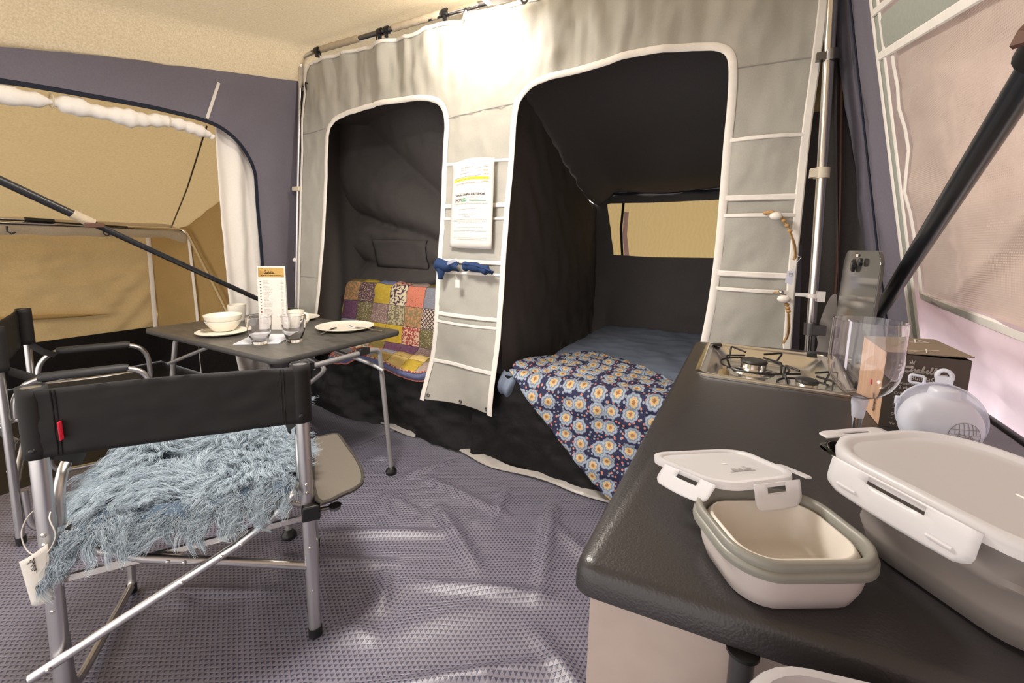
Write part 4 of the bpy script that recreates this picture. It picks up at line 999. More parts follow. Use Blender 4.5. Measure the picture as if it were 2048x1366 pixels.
# ------------------------------------------------------------------ notice, cloths and cords on the curtain pockets
ns = thing('notice_sheet', 'white printed notice with a yellow line pinned to the pocket column', 'notice', (-1.25, 1.87, 1.17))
def nfn(u, v, d=0):
    # u 0..1 across, v 0..1 up
    x = -1.395+.020*v+(.262-.002*v)*u; z = 1.172+.005*(1-u)+.428*v+(.018*u+.012*math.sin(PI*u))*v
    return V(x, 1.868-.020*math.sin(PI*u)*(.35+.65*v)-.012*u*v-d, z)
mb = MB(); mb.grid(14, 14, nfn); obj('sheet', mb, 'paper', ns, angle=180, solid=.0008)
nw, nh = .262, .43
def nf(u, v): return nfn(u/nw, v/nh, .0012)
mb = MB()
mb.grid(10, 2, lambda u, v: nfn(.075+.83*u, .770+.030*v+.0*u, .0010)); obj('highlight_line', mb, 'yellow', ns, label='yellow highlighted line')
for body, s, u, v, m, ws, w in (('CARAVAN CAMPING & MOTORHOME', .0155, .030, .258, 'ink', .705, .0004), ('SHOW', .024, .030, .231, 'ink', .66, .0004), ('2025', .024, .077, .231, 'inkgreen', .66, .0006), ('18-23 February', .0095, .125, .246, 'inkgrey', .95, 0), ('NEC, Birmingham', .0095, .125, .235, 'inkgrey', .95, 0)):
    obj('heading', text_mb(body, s, lambda x, y, u=u, v=v: nf(u+x, v+y), wscale=ws, w=w), m, ns, flat=True)
mb = MB(); mb.grid(8, 1, lambda u, v: nf(.125+.10*u, .2295+.002*v)); obj('green_rule', mb, 'inkgreen', ns, flat=True)
mb = MB(); rr = random.Random(9)
L = [(.07, .15, .39), (.07, .10, .38), (.06, .12, .365), (.025, .17, .348), (.035, .16, .336), (.035, .16, .318), (.17, .19, .385), (.17, .19, .372), (.17, .19, .350)]
dashes_mb(mb, L, nf, .003, rr)
dashes_mb(mb, [(.03, .235, .219), (.06, .17, .193), (.06, .175, .168), (.09, .13, .158), (.025, .23, .142), (.025, .23, .134), (.06, .17, .126), (.04, .21, .104), (.12, .126, .096), (.025, .235, .086), (.025, .235, .052), (.05, .21, .045)], nf, .0022, rr)
obj('small_print', mb, 'inkgrey', ns, flat=True)
mb = MB(); dashes_mb(mb, [(.21, .23, .39), (.205, .23, .373), (.21, .235, .356), (.205, .235, .338), (.20, .235, .322)], nf, .004, rr); obj('orange_figures', mb, 'inkorange', ns, flat=True)
mb = MB()
for v in (.040, .314, .223):
    mb.grid(8, 1, lambda u, w: nf(.02+.22*u, v+.0008*w))
obj('rule', mb, 'inkgrey', ns, flat=True)

sk = thing('blue_cloth', 'folded navy cloth with a white tag poking out of the pocket', 'cloth', (-1.40, 1.85, 1.05))
def sk1(u, v):
    x = -1.466+.155*u; z = 1.115-.07*v*(1-.35*u)
    return (x, 1.852-.030*math.sin(PI*v)-.008*math.sin(u*8), z-.012*u+.006*math.sin(u*11))
mb = MB(); mb.grid(18, 10, sk1); obj('fold', mb, 'cloth', sk, angle=180, solid=.008, sub=1)
mb = MB(); mb.grid(8, 10, lambda u, v: (-1.462+.07*u*(1-v*.75)+.02*v, 1.835-.012*math.sin(u*4), 1.09-.085*v)); obj('hanging_corner', mb, 'cloth', sk, angle=180, solid=.006)
mb = MB(); mb.grid(6, 4, lambda u, v: (-1.37+.06*u, 1.815, 1.085+.022*u+.018*v)); obj('plastic_loop', mb, 'ballclear', sk, angle=180)
mb = MB(); mb.tube([V(-1.325, 1.835, 1.06), V(-1.322, 1.826, 1.03), V(-1.318, 1.835, 1.0)], .0012, 5); obj('tag_string', mb, 'paper', sk)
mb = MB(); mb.box((-1.331, 1.832, .968), (-1.303, 1.834, 1.008)); obj('white_tag', mb, 'paper', sk)
sk = thing('blue_cloth', 'rolled navy cloth lying along the pocket top under the notice', 'cloth', (-1.2, 1.85, 1.07))
P = spline([(-1.278, 1.842, 1.08), (-1.25, 1.838, 1.083), (-1.19, 1.836, 1.078), (-1.14, 1.840, 1.066), (-1.108, 1.845, 1.055)], 6)
mb = MB(); mb.tube(P, [.024+.003*math.sin(i*.8)-(.012 if i > 18 else 0) for i in range(len(P))], 14, sx=1.0); obj('roll', mb, 'cloth', sk, angle=180, sub=1)
mb = MB(); mb.ribbon([p+V(0, -.02, .012) for p in P], .012, .004, (0, -1, .6)); obj('fold_edge', mb, 'cloth', sk)

def beadcord(label, pts, beads, shell, tail, loc):
    t = thing('beaded_cord', label, 'cord', loc)
    mb = MB(); mb.tube(spline(pts, 6), .0032, 6); obj('cord', mb, 'jute', t)
    P = spline(pts, 6)
    for k in beads:
        p = P[k]; mb = MB(); mb.sphere(p, .0085, 12, 8, (1, 1, .8)); obj('bead', mb, 'wood', t)
    mb = MB(); mb.sphere(shell, .017, 14, 10, (1.25, .75, .85)); obj('shell', mb, 'shell', t)
    mb = MB()
    for k in range(3):
        q = [Vector(p)+V(.003*math.sin(k*2+i), -.003*k, .0) for i, p in enumerate(tail)]
        mb.tube(spline(q, 5), .0026, 5)
    obj('frayed_tail', mb, 'jute', t); return t
t = beadcord('beaded jute cord with a price tag curving down the upper right pocket', [(.055, 1.868, 1.335), (.075, 1.855, 1.336), (.095, 1.853, 1.325), (.118, 1.852, 1.300), (.138, 1.852, 1.265)], [0, 3, 6, 14, 17, 20, 23], (.088, 1.850, 1.322), [(.135, 1.853, 1.268), (.152, 1.852, 1.225), (.160, 1.852, 1.18), (.157, 1.852, 1.165)], (.1, 1.85, 1.3))
mb = MB(); mb.tube([V(.158, 1.85, 1.185), V(.178, 1.848, 1.175), V(.16, 1.848, 1.145), V(.150, 1.848, 1.12)], .0012, 5); obj('tag_string', mb, 'paper', t)
mb = MB(); mb.add([(.140, 1.846, 1.125), (.165, 1.846, 1.127), (.158, 1.842, 1.075), (.136, 1.842, 1.082)], [(0, 1, 2, 3)]); obj('price_tag', mb, 'sticker', t, solid=.001, flat=True)
mb = MB(); dashes_mb(mb, [(.146, .160, 1.117), (.146, .160, 1.112), (.147, .160, 1.107)], lambda u, v: V(u, 1.8435, v), .003); obj('tag_print', mb, 'inkgrey', t, flat=True)
t = beadcord('short beaded jute cord with a white shell hanging at the lower right pocket', [(.105, 1.868, 1.04), (.122, 1.856, 1.045), (.132, 1.852, 1.035), (.146, 1.850, 1.01), (.155, 1.850, .985), (.158, 1.850, .965)], [6, 14, 17, 20, 23, 26], (.138, 1.838, 1.022), [(.158, 1.850, .968), (.163, 1.850, .92), (.160, 1.850, .88), (.150, 1.850, .855)], (.13, 1.85, 1.0))
mb = MB(); mb.sphere((.128, 1.845, 1.045), .010, 10, 8); obj('metal_bead', mb, 'steel', t)

# ------------------------------------------------------------------ chairs (local frame: origin on the floor midway between the rear posts, +Y forward)
def make_chair(label, loc, rz):
    t = thing('director_chair', label, 'chair', loc, rz, local=True, group='folding director chairs at the table')
    for s in (-1, 1):
        mb = MB(); mb.tube([V(s*.284, -.004, .02), V(s*.278, -.002, .40), V(s*.274, 0, .855)], .0135, 14, sx=1.35, up=(0, 1, 0)); lg = obj('rear_post', mb, 'alu', t)
        mb = MB(); mb.tube([V(s*.2845, -.004, .002), V(s*.284, -.004, .03)], .0155, 14, sx=1.3, up=(0, 1, 0)); obj('foot', mb, 'blackplastic', lg)
        for z in (.50, .475, .30, .16):
            mb = MB(); mb.sphere((s*(.2845-.012*z), -.0145, z), .006, 10, 6, (1, .5, 1)); obj('rivet', mb, 'steel', lg)
        P = smooth_path([(s*.262, .020, .50), (s*.262, .024, .585), (s*.262, .075, .645), (s*.262, .37, .640), (s*.264, .425, .58), (s*.285, .425, .03), (s*.285, .405, .022), (s*.285, .06, .03), (s*.284, .024, .06), (s*.283, .020, .21)], [.05, .05, .07, .07, .03, .03, .05, .04], 5)
        mb = MB(); mb.tube(P, .0115, 10); sf = obj('side_frame', mb, 'alu', t)
        mb = MB(); mb.tube([V(s*.262, .09, .646), V(s*.262, .10, .6455), V(s*.262, .34, .641), V(s*.262, .355, .640)], [.014, .0175, .0175, .014], 12); obj('arm_pad', mb, 'pad', t)
        mb = MB(); mb.tube([V(s*.285, .415, .001), V(s*.285, .415, .03)], .015, 10); obj('front_foot', mb, 'blackplastic', sf)
    A = [(-.3275, -.026, .150), (-.11, -.028, .263), (.1057, -.030, .374), (.19, -.03, .432), (.243, -.022, .482), (.247, .02, .49), (.247, .38, .49), (.243, .405, .478), (.19, .41, .432), (.1057, .41, .374), (-.3275, .41, .15)]
    mb = MB(); mb.tube(A, .0118, 12); ta = obj('crossing_tube', mb, 'alu', t)
    B = [(.272, -.002, .236), (.0676, .0, .314), (-.104, .0, .377), (-.19, .0, .425), (-.243, .006, .478), (-.247, .03, .488), (-.247, .37, .488), (-.243, .385, .478), (-.19, .39, .425), (-.104, .39, .377), (.3275, .39, .16)]
    mb = MB(); mb.tube(B, .0118, 12); tb_ = obj('crossing_tube', mb, 'alu', t)
    for x in (-.29, -.02, .07, .115):
        z = .150+(x+.3275)*.224/.4332; mb = MB(); mb.sphere((x, -.041, z), .0058, 10, 6, (1, .5, 1)); obj('rivet', mb, 'steel', ta)
    for x in (-.055, -.02):
        z = .314-(x-.0676)*.063/.1716; mb = MB(); mb.sphere((x, -.0125, z), .0055, 10, 6, (1, .5, 1)); obj('rivet', mb, 'steel', tb_)
    mb = MB(); mb.ribbon([V(-.268, .012, .362), V(0, .014, .372), V(.268, .012, .384)], .022, .004, (0, -1, .1)); obj('flat_stay', mb, 'satin', t)
    def seat(u, v):
        x = -.247+.494*u; y = .0+.40*v; return V(x, y, .497-.030*math.sin(PI*u)-.004*math.sin(PI*v))
    mb = MB(); mb.grid(16, 12, seat); obj('seat', mb, 'canvas', t, angle=180, solid=.004)
    # back: a canvas panel with a sleeve over each post
    def back(u, v):
        x = -.274+.548*u; z = .692+.160*v+.006*math.sin(PI*u)*(1-2*v)*-.6
        y = -.020+.010*math.sin(PI*u)*(1-.3*v)+.004*fbm(u*4, v*3, 2, 2)
        return V(x, y, z)
    mb = MB(); mb.grid(40, 12, back); bk = obj('backrest', mb, 'canvas', t, angle=180, solid=.004)
    for s in (-1, 1):
        loops = []
        for k in range(9):
            z = .690+.168*k/8
            loops.append([V(s*.274+.0215*math.cos(a)*1.15, .0215*math.sin(a)*1.15*(1.0)+.0, z) for a in [2*PI*q/18 for q in range(18)]])
        mb = MB(); mb.rings(loops, caps=False); obj('post_sleeve', mb, 'canvas', bk, solid=.003)
        for d in (.040, .047):
            mb = MB(); mb.tube([V(s*(.274-d), back(.5+s*(.5-d/.548), k/8).y-.003, .694+.156*k/8) for k in range(9)], .0012, 5); obj('stitch_line', mb, 'blackplastic', bk)
        mb = MB(); mb.sphere((s*.274, -.0255, .712), .007, 12, 6, (1, .45, .8)); obj('press_stud', mb, 'blackplastic', bk)
        mb = MB(); mb.ribbon([V(s*.26, .004, .695), V(s*.23, .05, .655), V(s*.235, .09, .63)], .03, .003, (s, 0, .3)); obj('arm_gusset', mb, 'canvas', bk)
    mb = MB(); mb.box((-.2235, -.034, .732), (-.2200, -.020, .776)); mb.v = [(x-.010*(z-.75)*2, y, z) for x, y, z in mb.v]; obj('red_tab', mb, 'red', bk, label='small red fabric tab on the backrest', bevel=.001)
    return t
CH = V(-1.2375, .5225, 0); CR = math.atan2(.797, .604)
ch1 = make_chair('nearest black folding chair, with the side tray and fleece seat, back to the viewer', CH, CR)
def copy_tree(o, parent=None):
    c = o.copy(); COL.objects.link(c)
    if parent is not None: c.parent = parent
    if o in ROOT: ROOT[c] = ROOT[o]
    for k in list(o.children): copy_tree(k, c)
    return c
ch2 = copy_tree(ch1)
f2 = V(.349, .937, 0); ch2.location = (-2.665, .545, 0); ch2.rotation_euler = (0, 0, math.atan2(-.349, .937))
ch2['label'] = 'black folding chair cut off by the picture edge, facing along the table end'
# the clip-on tray of the near chair only
TP = [(-.012, .012), (.30, .0), (.41, .004), (.424, .03), (.425, .082), (.37, .098), (.30, .113), (.2, .134), (.108, .146), (.045, .143), (.012, .125), (-.008, .088)]
tp = spline([(a, b, 0) for a, b in TP], 4, True)
poly = [(.292+p.y, p.x) for p in tp]
mb = MB(); mb.prism(poly, lambda u, v, w: V(u, v, w), .440, .450); tr = obj('side_tray', mb, 'tray', ch1, label='taupe clip-on side tray with a dark rim', bevel=.002)
mb = MB(); mb.tube([V(u, v, .446) for u, v in poly], .0065, 8, True); obj('tray_rim', mb, plain('tray_rim', (62, 57, 52), .5), tr)
mb = MB(); mb.box((.262, -.03, .392), (.312, .02, .438)); obj('tray_clamp', mb, 'blackplastic', ch1, bevel=.005)
mb = MB(); mb.tube([V(.31, -.01, .412), V(.345, -.01, .412)], .006, 10); mb.lathe([(.002, 0), (.016, .002), (.018, .012), (.002, .016)], (.352, -.01, .404), 16); obj('clamp_screw', mb, 'darkbar', ch1)

# price tag hanging on the near chair's left post
pt = thing('price_tag', 'white paper price tag looped onto the near chair post', 'tag', CH, CR, local=True)
def ptf(u, v): return V(-.316+.050*u+.012*(1-v), -.030-.014*math.sin(PI*u*.9+.2)-.010*(1-v), .352+.135*v+(-.055 if False else 0)-.055*(1-u)*(1-v)*0-.03*(1-u)*v+.0)
TG = [(.0, .42), (.25, .0), (.95, .16), (1.0, .50), (.95, 1.0), (.10, .82)]
mb = MB()
mb.grid(8, 10, lambda u, v: ptf(u*(.75+.25*v)+.12*(1-v), v)); obj('card', mb, 'paper', pt, angle=180, solid=.001)
obj('logo', script_mb(lambda u, v: ptf(.62-v/.05, .9-u/.135)-V(0, .002, 0), .0045, .22), 'ink', pt, flat=True)
mb = MB()
for k in range(9): mb.grid(1, 1, lambda u, v, k=k: ptf(.45+.03*k+.015*u, .22+.18*v)-V(0, .0018, 0))
obj('barcode', mb, 'ink', pt, flat=True)
mb = MB(); mb.tube(spline([(-.262, -.022, .545), (-.252, -.03, .50), (-.272, -.035, .462), (-.30, -.03, .475), (-.312, -.02, .52), (-.30, .0, .555), (-.27, .02, .56)], 5, True), .0013, 5, True); obj('elastic_loop', mb, 'paper', pt)

# fleece: hide plus individual locks of wool
fl = thing('sheepskin_fleece', 'shaggy dusty blue sheepskin draped over the near chair seat', 'sheepskin', CH, CR, local=True)
def hide(u, v):
    x = -.255+.492*u; 
    s = .50*v   # from the rear edge forward
    y = -.028+s
    z = .512-.018*math.sin(PI*u)+.010*fbm(u*4, v*4, 1, 2)+.055*sstep(.22, .5, s)
    if s < .05: z -= .030*(1-s/.05)**2
    if u < .12: z -= .05*(1-u/.12)**2*(1-.6*v); x -= .012*(1-u/.12)
    return V(x, y, z)
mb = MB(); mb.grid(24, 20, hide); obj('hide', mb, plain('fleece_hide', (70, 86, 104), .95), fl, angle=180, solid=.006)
def wool():
    rr = np.random.RandomState(3); nl = 2100; per = 26; npnt = 7; pos = []
    swirl = [(.35, .18), (.62, .42), (.8, .2)]
    for i in range(nl):
        u, v = rr.rand(), rr.rand()**1.15
        p = np.array(hide(u, v))
        # lie direction: rearward and outward, parting in swirls
        d = np.array([(u-.5)*.9+.5*math.sin(v*9+u*5), -1.0+1.1*v+.8*math.cos(u*11+v*3), .0]); 
        if v < .18: d = np.array([.75*math.sin(u*31+2*math.sin(u*9)), -.8, -.15-.55*(1-v/.18)])
        if u < .12: d += np.array([-.25, 0, -.35])
        d /= np.linalg.norm(d)+1e-6
        up = .75*rr.rand()+.25 if v > .15 else .25*rr.rand()
        L = (.045+.034*rr.rand())*(1.0 if v > .2 else .92); ph = rr.rand()*6.28; cf = (.0035+.004*rr.rand())*(1.0 if v > .2 else 1.7); nw = 2+2*rr.rand()
        side = np.cross(d, [0, 0, 1.]); side /= np.linalg.norm(side)+1e-6
        for k in range(per):
            o = rr.randn(3)*np.array([.008, .008, .001]); tip = rr.randn(3)*.0035; l = L*(.75+.4*rr.rand()); st = []
            for q in range(npnt):
                t = q/(npnt-1); c = 1-.75*t
                a = p+o*c+tip*t+d*l*t*(.55+.45*t)+np.array([0, 0, 1.])*l*(up*1.0*t*(1-.62*t)+.10*t*(1 if v > .2 else 0))
                a = a+side*cf*math.sin(ph+t*nw*4)*t+np.array([0, 0, 1.])*cf*math.cos(ph+t*nw*4)*t
                if v < .12: a[2] -= .014*t*t
                st.append(a)
            pos += st
    return np.array(pos, dtype=np.float32), nl*per, npnt
wp, ns_, npn = wool()
hc = bpy.data.hair_curves.new('wool'); hc.add_curves([npn]*ns_)
hc.attributes['position'].data.foreach_set('vector', wp.ravel())
ra = hc.attributes.get('radius') or hc.attributes.new('radius', 'FLOAT', 'POINT')
ra.data.foreach_set('value', np.tile(np.linspace(.0007, .00022, npn), ns_).astype(np.float32))
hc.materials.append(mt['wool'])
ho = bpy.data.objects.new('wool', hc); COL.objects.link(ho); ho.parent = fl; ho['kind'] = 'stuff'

# ------------------------------------------------------------------ kitchen unit
KZ = .90
ku = thing('kitchen_unit', 'camping kitchen with a black leather-grained worktop and white front panel', 'kitchen unit', (.1, .9, 0))
cx, cy, cw, ch = .1495, .925, .545, 1.135
def kxy(u, v):
    sh = .09+.09*(v/ch+.5); return (cx+u, cy+v+ (u+cw/2)*sh*1.0)
def kloop(i, z, r=.022): return [V(*kxy(a, b), z) for a, b in rrect(cw-2*i, ch-2*i, r-min(i, r-.004), 6)]
HX0, HX1, HY0, HY1 = -.083, .232, 1.078, 1.470
def hrect(i, r, z): return [V((HX0+HX1)/2+a, (HY0+HY1)/2+b, z) for a, b in rrect(HX1-HX0-2*i, HY1-HY0-2*i, r, 6)]
mb = MB(); mb.rings([hrect(.012, .03, KZ-.036), kloop(.0, KZ-.031, .02), kloop(0, KZ-.016), kloop(.0022, KZ-.0085), kloop(.0065, KZ-.003), kloop(.013, KZ), hrect(.012, .03, KZ)], closed=True, caps=False)
obj('worktop', mb, 'counter', ku, angle=60)
mb = MB(); mb.add([(-.112, .395, .05), (.36, .44, .05), (.36, .44, KZ-.0315), (-.112, .395, KZ-.0315)], [(0, 1, 2, 3)])
obj('front_panel', mb, 'panel', ku, solid=.012, flat=True)
mb = MB(); mb.box((-.112, .40, .05), (-.10, 1.47, KZ-.0315)); obj('side_panel', mb, 'panel', ku)
mb = MB(); mb.tube([V(.025, .374, .30), V(.025, .374, KZ-.033)], .0095, 14); obj('leg_tube', mb, plain('dark_grey_tube', (70, 68, 70), .35, .3), ku)
mb = MB(); mb.lathe([(.001, 0), (.013, 0), (.013, .003), (.001, .0035)], (.025, .374, KZ-.0348), 18); obj('leg_socket', mb, 'blackplastic', ku)
mb = MB(); mb.tube([V(.425, .45, KZ-.008), V(.425, 1.52, KZ-.008)], .010, 10); obj('rear_rail', mb, 'blackplastic', ku)
mb = MB(); mb.box((-.02, .20, .775), (.24, .37, .79)); obj('drop_shelf', mb, 'blackplastic', ku, bevel=.003)

hob = thing('gas_hob', 'stainless steel two-burner gas hob sunk in the worktop, its smoked glass lid raised', 'hob', (.07, 1.27, KZ))
mb = MB(); mb.rings([hrect(-.002, .034, KZ+.0005), hrect(-.002, .034, KZ+.005), hrect(.002, .032, KZ+.008), hrect(.010, .028, KZ+.0075), hrect(.013, .026, KZ+.003), hrect(.020, .026, KZ+.002), hrect(.024, .03, KZ-.004), hrect(.046, .03, KZ-.030), hrect(.056, .03, KZ-.034)], caps=False)
vs = len(mb.v)-28; mb.f.append(tuple(range(vs, vs+28)))
obj('basin', mb, 'satin', hob, angle=50)
def burner(bx, by, r, label):
    z = KZ-.034
    mb = MB(); mb.lathe([(r*1.5, .0), (r*1.35, .006), (r*.95, .010), (r*.9, .013)], (bx, by, z), 32); b = obj('burner', mb, 'steel', hob, label=label)
    mb = MB(); mb.lathe([(.001, .013), (r*.88, .013), (r*.9, .026), (r*.82, .028), (.001, .028)], (bx, by, z), 32); obj('flame_ring', mb, 'steel', b)
    mb = MB(); mb.lathe([(r*.9, .0272), (r*.96, .030), (r*.86, .0345), (.001, .0355)], (bx, by, z), 32); obj('burner_cap', mb, plain('cap_black', (46, 44, 42), .5), b)
    R_ = r*2.35
    mb = MB(); mb.tube([V(bx+R_*math.cos(a), by+R_*math.sin(a), z+.018) for a in [2*PI*k/36 for k in range(36)]], .0026, 8, True)
    s = obj('pan_support', mb, 'blackplastic', hob)
    for k in range(4):
        a = PI*.28+PI/2*k; c, d = math.cos(a), math.sin(a); e = V(-d, c, 0)*r*.45
        o = V(bx, by, z); rad = V(c, d, 0)
        mb = MB(); mb.tube(smooth_path([o+rad*R_+V(0, 0, .018)-e*.2, o+rad*R_*1.08+V(0, 0, .050)-e, o+rad*r*.9+V(0, 0, .048)-e*.3], .006, 3), .0026, 8)
        obj('support_arm', mb, 'blackplastic', s)
burner(.045, 1.32, .035, 'larger burner')
burner(.152, 1.185, .025, 'smaller burner')
mb = MB(); mb.lathe([(.052, 0), (.046, .014), (.034, .020), (.001, .020)], (-.020, 1.155, KZ-.034), 28); obj('knob_dome', mb, 'satin', hob)
mb = MB(); mb.lathe([(.013, 0), (.012, .014), (.001, .015)], (-.022, 1.16, KZ-.014), 18); mb.box((-.026, 1.148, KZ-.002), (-.018, 1.172, KZ+.008)); obj('control_knob', mb, plain('knob_bronze', (150, 130, 96), .4, .3), hob)
for x, y in ((-.052, 1.425), (.19, 1.44)):
    mb = MB(); mb.box((x-.012, y+.008, KZ+.002), (x+.012, y+.02, KZ+.010)); obj('lid_stop', mb, 'blackplastic', hob, bevel=.002)
LX = .240; LY0, LY1, LZ0, LZ1 = 1.128, 1.50, KZ+.008, 1.203
def lidpoly():
    w, h, r = LY1-LY0, LZ1-LZ0, .045; P = [(LY0, LZ0), (LY1, LZ0)]
    for cx_, a0 in ((LY1-r, 0), (LY0+r, PI/2)):
        for k in range(9): a = a0+PI/2*k/8; P.append((cx_+r*math.cos(a), LZ1-r+r*math.sin(a)))
    return P
mb = MB(); mb.prism(lidpoly(), lambda u, v, w: V(w+.02*(v-LZ0), u, v), LX, LX+.007); ld = obj('glass_lid', mb, 'lidglass', hob, bevel=.0015, label='upright smoked glass lid')
for y, z, r, m in ((1.345, 1.165, .016, 'blackplastic'), (1.275, 1.175, .010, 'blackplastic'), (1.345, 1.166, .010, 'darkbar')):
    M_ = Matrix.Translation((LX+.0045-.006+(.003 if m == 'darkbar' else .004), y, z)) @ Matrix.Rotation(-PI/2, 4, 'Y')
    mb = MB(); mb.lathe([(.001, 0), (r, 0), (r, .005), (r*.8, .007), (.001, .007)], (0, 0, 0), 18, M=M_); obj('lid_knob', mb, m, ld)
mb = MB(); mb.box((LX-.0003+.0035, 1.325, 1.187), (LX+.0034, 1.352, 1.1935)); obj('lid_sticker', mb, 'paper', ld)
for y in (1.20, 1.43):
    mb = MB(); mb.tube([V(LX+.004, y-.02, KZ+.010), V(LX+.004, y+.02, KZ+.010)], .008, 10); obj('hinge', mb, 'darkbar', hob)
tg = thing('hanging_label', 'small pale label stuck up in front of the raised glass lid', 'label', (.236, 1.28, .91))
mb = MB(); mb.box((.2322, 1.272, .915), (.2330, 1.305, 1.035)); obj('card', mb, 'sticker', tg)

# ------------------------------------------------------------------ things on the worktop
wg = thing('wine_glass', 'tall clear plastic wine glass with a screw-on stem', 'wine glass', (.166, .779, KZ))
g0 = V(.166, .779, KZ)
def lt(name, prof, m='glass', seg=48, label=None): mb = MB(); mb.lathe([(r, z+KZ) for r, z in prof], (g0.x, g0.y, 0), seg); return obj(name, mb, m, wg, angle=50, label=label)
lt('foot', [(.001, .004), (.010, .0045), (.032, .0028), (.040, .0012), (.0405, .0004), (.039, 0), (.001, 0)])
lt('stem', [(.001, .003), (.0075, .004), (.006, .012), (.0055, .04), (.0065, .058), (.001, .0585)])
lt('stem_joint', [(.001, .056), (.0072, .057), (.0088, .072), (.0098, .078), (.0098, .086), (.001, .087)], 'ballclear', label='frosted screw joint')
w_ = .0012
out = [(.001, .0865), (.012, .088), (.024, .0945), (.034, .105), (.0405, .119), (.0435, .135), (.0440, .148), (.0435, .170), (.0428, .2025)]
lt('bowl', out+[(r-w_, z) for r, z in out[::-1][:-1]]+[(.001, .0885)])
mb = MB()
bx = thing('carton', 'brown cardboard carton with white script lettering and wood-print side', 'box', (.28, 1.0, KZ))
BX0, BY0, BW, BD, BH = .229, .932, .104, .152, .130
def bxp(u, v, z): return V(BX0+u-.004*v/BD, BY0+v+.06*u, KZ+z)
def quad(pts): mb = MB(); mb.add(pts, [(0, 1, 2, 3)]); return mb
mb = MB()
P8 = [bxp(u, v, z) for z in (.0008, BH) for v in (0, BD) for u in (0, BW)]
mb.add(P8, [(0, 2, 3, 1), (0, 1, 5, 4), (2, 6, 7, 3), (1, 3, 7, 5)]); obj('carton_body', mb, 'boxbrown', bx, flat=True, solid=.0012)
obj('wood_print_side', quad([bxp(-.0007, 0, .0008), bxp(-.0007, BD, .0008), bxp(-.0007, BD, BH), bxp(-.0007, 0, BH)]), 'boxwood', bx, flat=True, label='side with pale wood grain print')
obj('top_flap', quad([bxp(-.001, -.001, BH+.001), bxp(BW+.002, -.003, BH+.006), bxp(BW+.002, BD, BH+.006), bxp(-.001, BD, BH+.001)]), 'boxtop', bx, flat=True, solid=.0015, label='paler top flap standing slightly open')
obj('pale_edge', quad([bxp(BW+.0008, -.0005, .0), bxp(BW+.0008, .006, 0), bxp(BW+.0008, .006, BH-.002), bxp(BW+.0008, -.0005, BH-.002)]), 'boxwood', bx, flat=True)
def bf(u, v): return bxp(u, -.0016, v)
obj('logo', script_mb(lambda u, v: bf(.030+u, .1005+v), .0062, .30), 'inkpale', bx, flat=True)
for body, s, u, v in (('BuildaGlass', .0110, .031, .0885), ('Sammenklappelige', .0066, .013, .079), ('– 2 stk. inkl', .0066, .0135, .0715), ('Collapsible', .0066, .013, .0605), ('– 2 pcs. incl', .0066, .0135, .053), ('Zusammen', .0066, .013, .042), ('– 2 St', .0066, .0135, .0345), ('Opkla', .0066, .013, .0235), ('– 2', .0066, .0135, .016), ('Vin', .0066, .013, .006)):
    obj('lettering', text_mb(body, s, lambda x, y, u=u, v=v: bf(u+x, v+y)), 'inkpale', bx, flat=True)
obj('side_logo', script_mb(lambda u, v: bxp(-.0022, .035-v, .044-u), .0045, .3), 'ink', bx, flat=True)
def tf(u, v): return bxp(u, v, BH+.0032+.0045*u/BW)
mb = MB()
for a, b in (((.035, .01), (.075, .035)), ((.030, .02), (.06, .02)), ((.05, .005), (.06, .04))):
    A, B = V(*a, 0), V(*b, 0); n = V(-(B-A).y, (B-A).x, 0).normalized()*.0008
    mb.add([tf(*(A+n).xy), tf(*(A-n).xy), tf(*(B-n).xy), tf(*(B+n).xy)], [(0, 1, 2, 3)])
for (a, b) in (((.062, .095), (.072, .135)), ((.072, .135), (.082, .10)), ((.055, .10), (.085, .105))):
    A, B = V(*a, 0), V(*b, 0); n = V(-(B-A).y, (B-A).x, 0).normalized()*.0012
    mb.add([tf(*(A+n).xy), tf(*(A-n).xy), tf(*(B-n).xy), tf(*(B+n).xy)], [(0, 1, 2, 3)])
obj('top_print', mb, 'inkpale', bx, flat=True)
mb = MB(); mb.lathe([(.001, 0), (.005, 0), (.005, .0006), (.001, .0006)], (0, 0, 0), 14, M=Matrix.Translation(bxp(-.0012, .06, .062)) @ Matrix.Rotation(-PI/2, 4, 'Y')); obj('red_dot', mb, 'red', bx)

# round translucent container
bl_ = thing('round_container', 'round translucent white plastic container with a hanging loop and a grid emblem', 'container', (.277, .848, KZ))
bc = V(.277, .848, .945); br_ = .0475
BM = Matrix.Translation(bc) @ Matrix.Rotation(math.radians(-24), 4, Vector((-.25, -1, 0)).normalized().cross(V(0, 0, 1)).normalized())
prof = [(.001, -.045), (.020, -.0435)]+[(br_*math.cos(a), br_*math.sin(a)) for a in [math.radians(-62+8*k) for k in range(16)]]
prof += [(.0185, .0435), (.0175, .0475), (.0165, .0540), (.0145, .0555), (.001, .0555)]
mb = MB(); mb.lathe(prof, (0, 0, 0), 40, M=Matrix.Translation(bc)); obj('dome', mb, 'ball', bl_, angle=50)
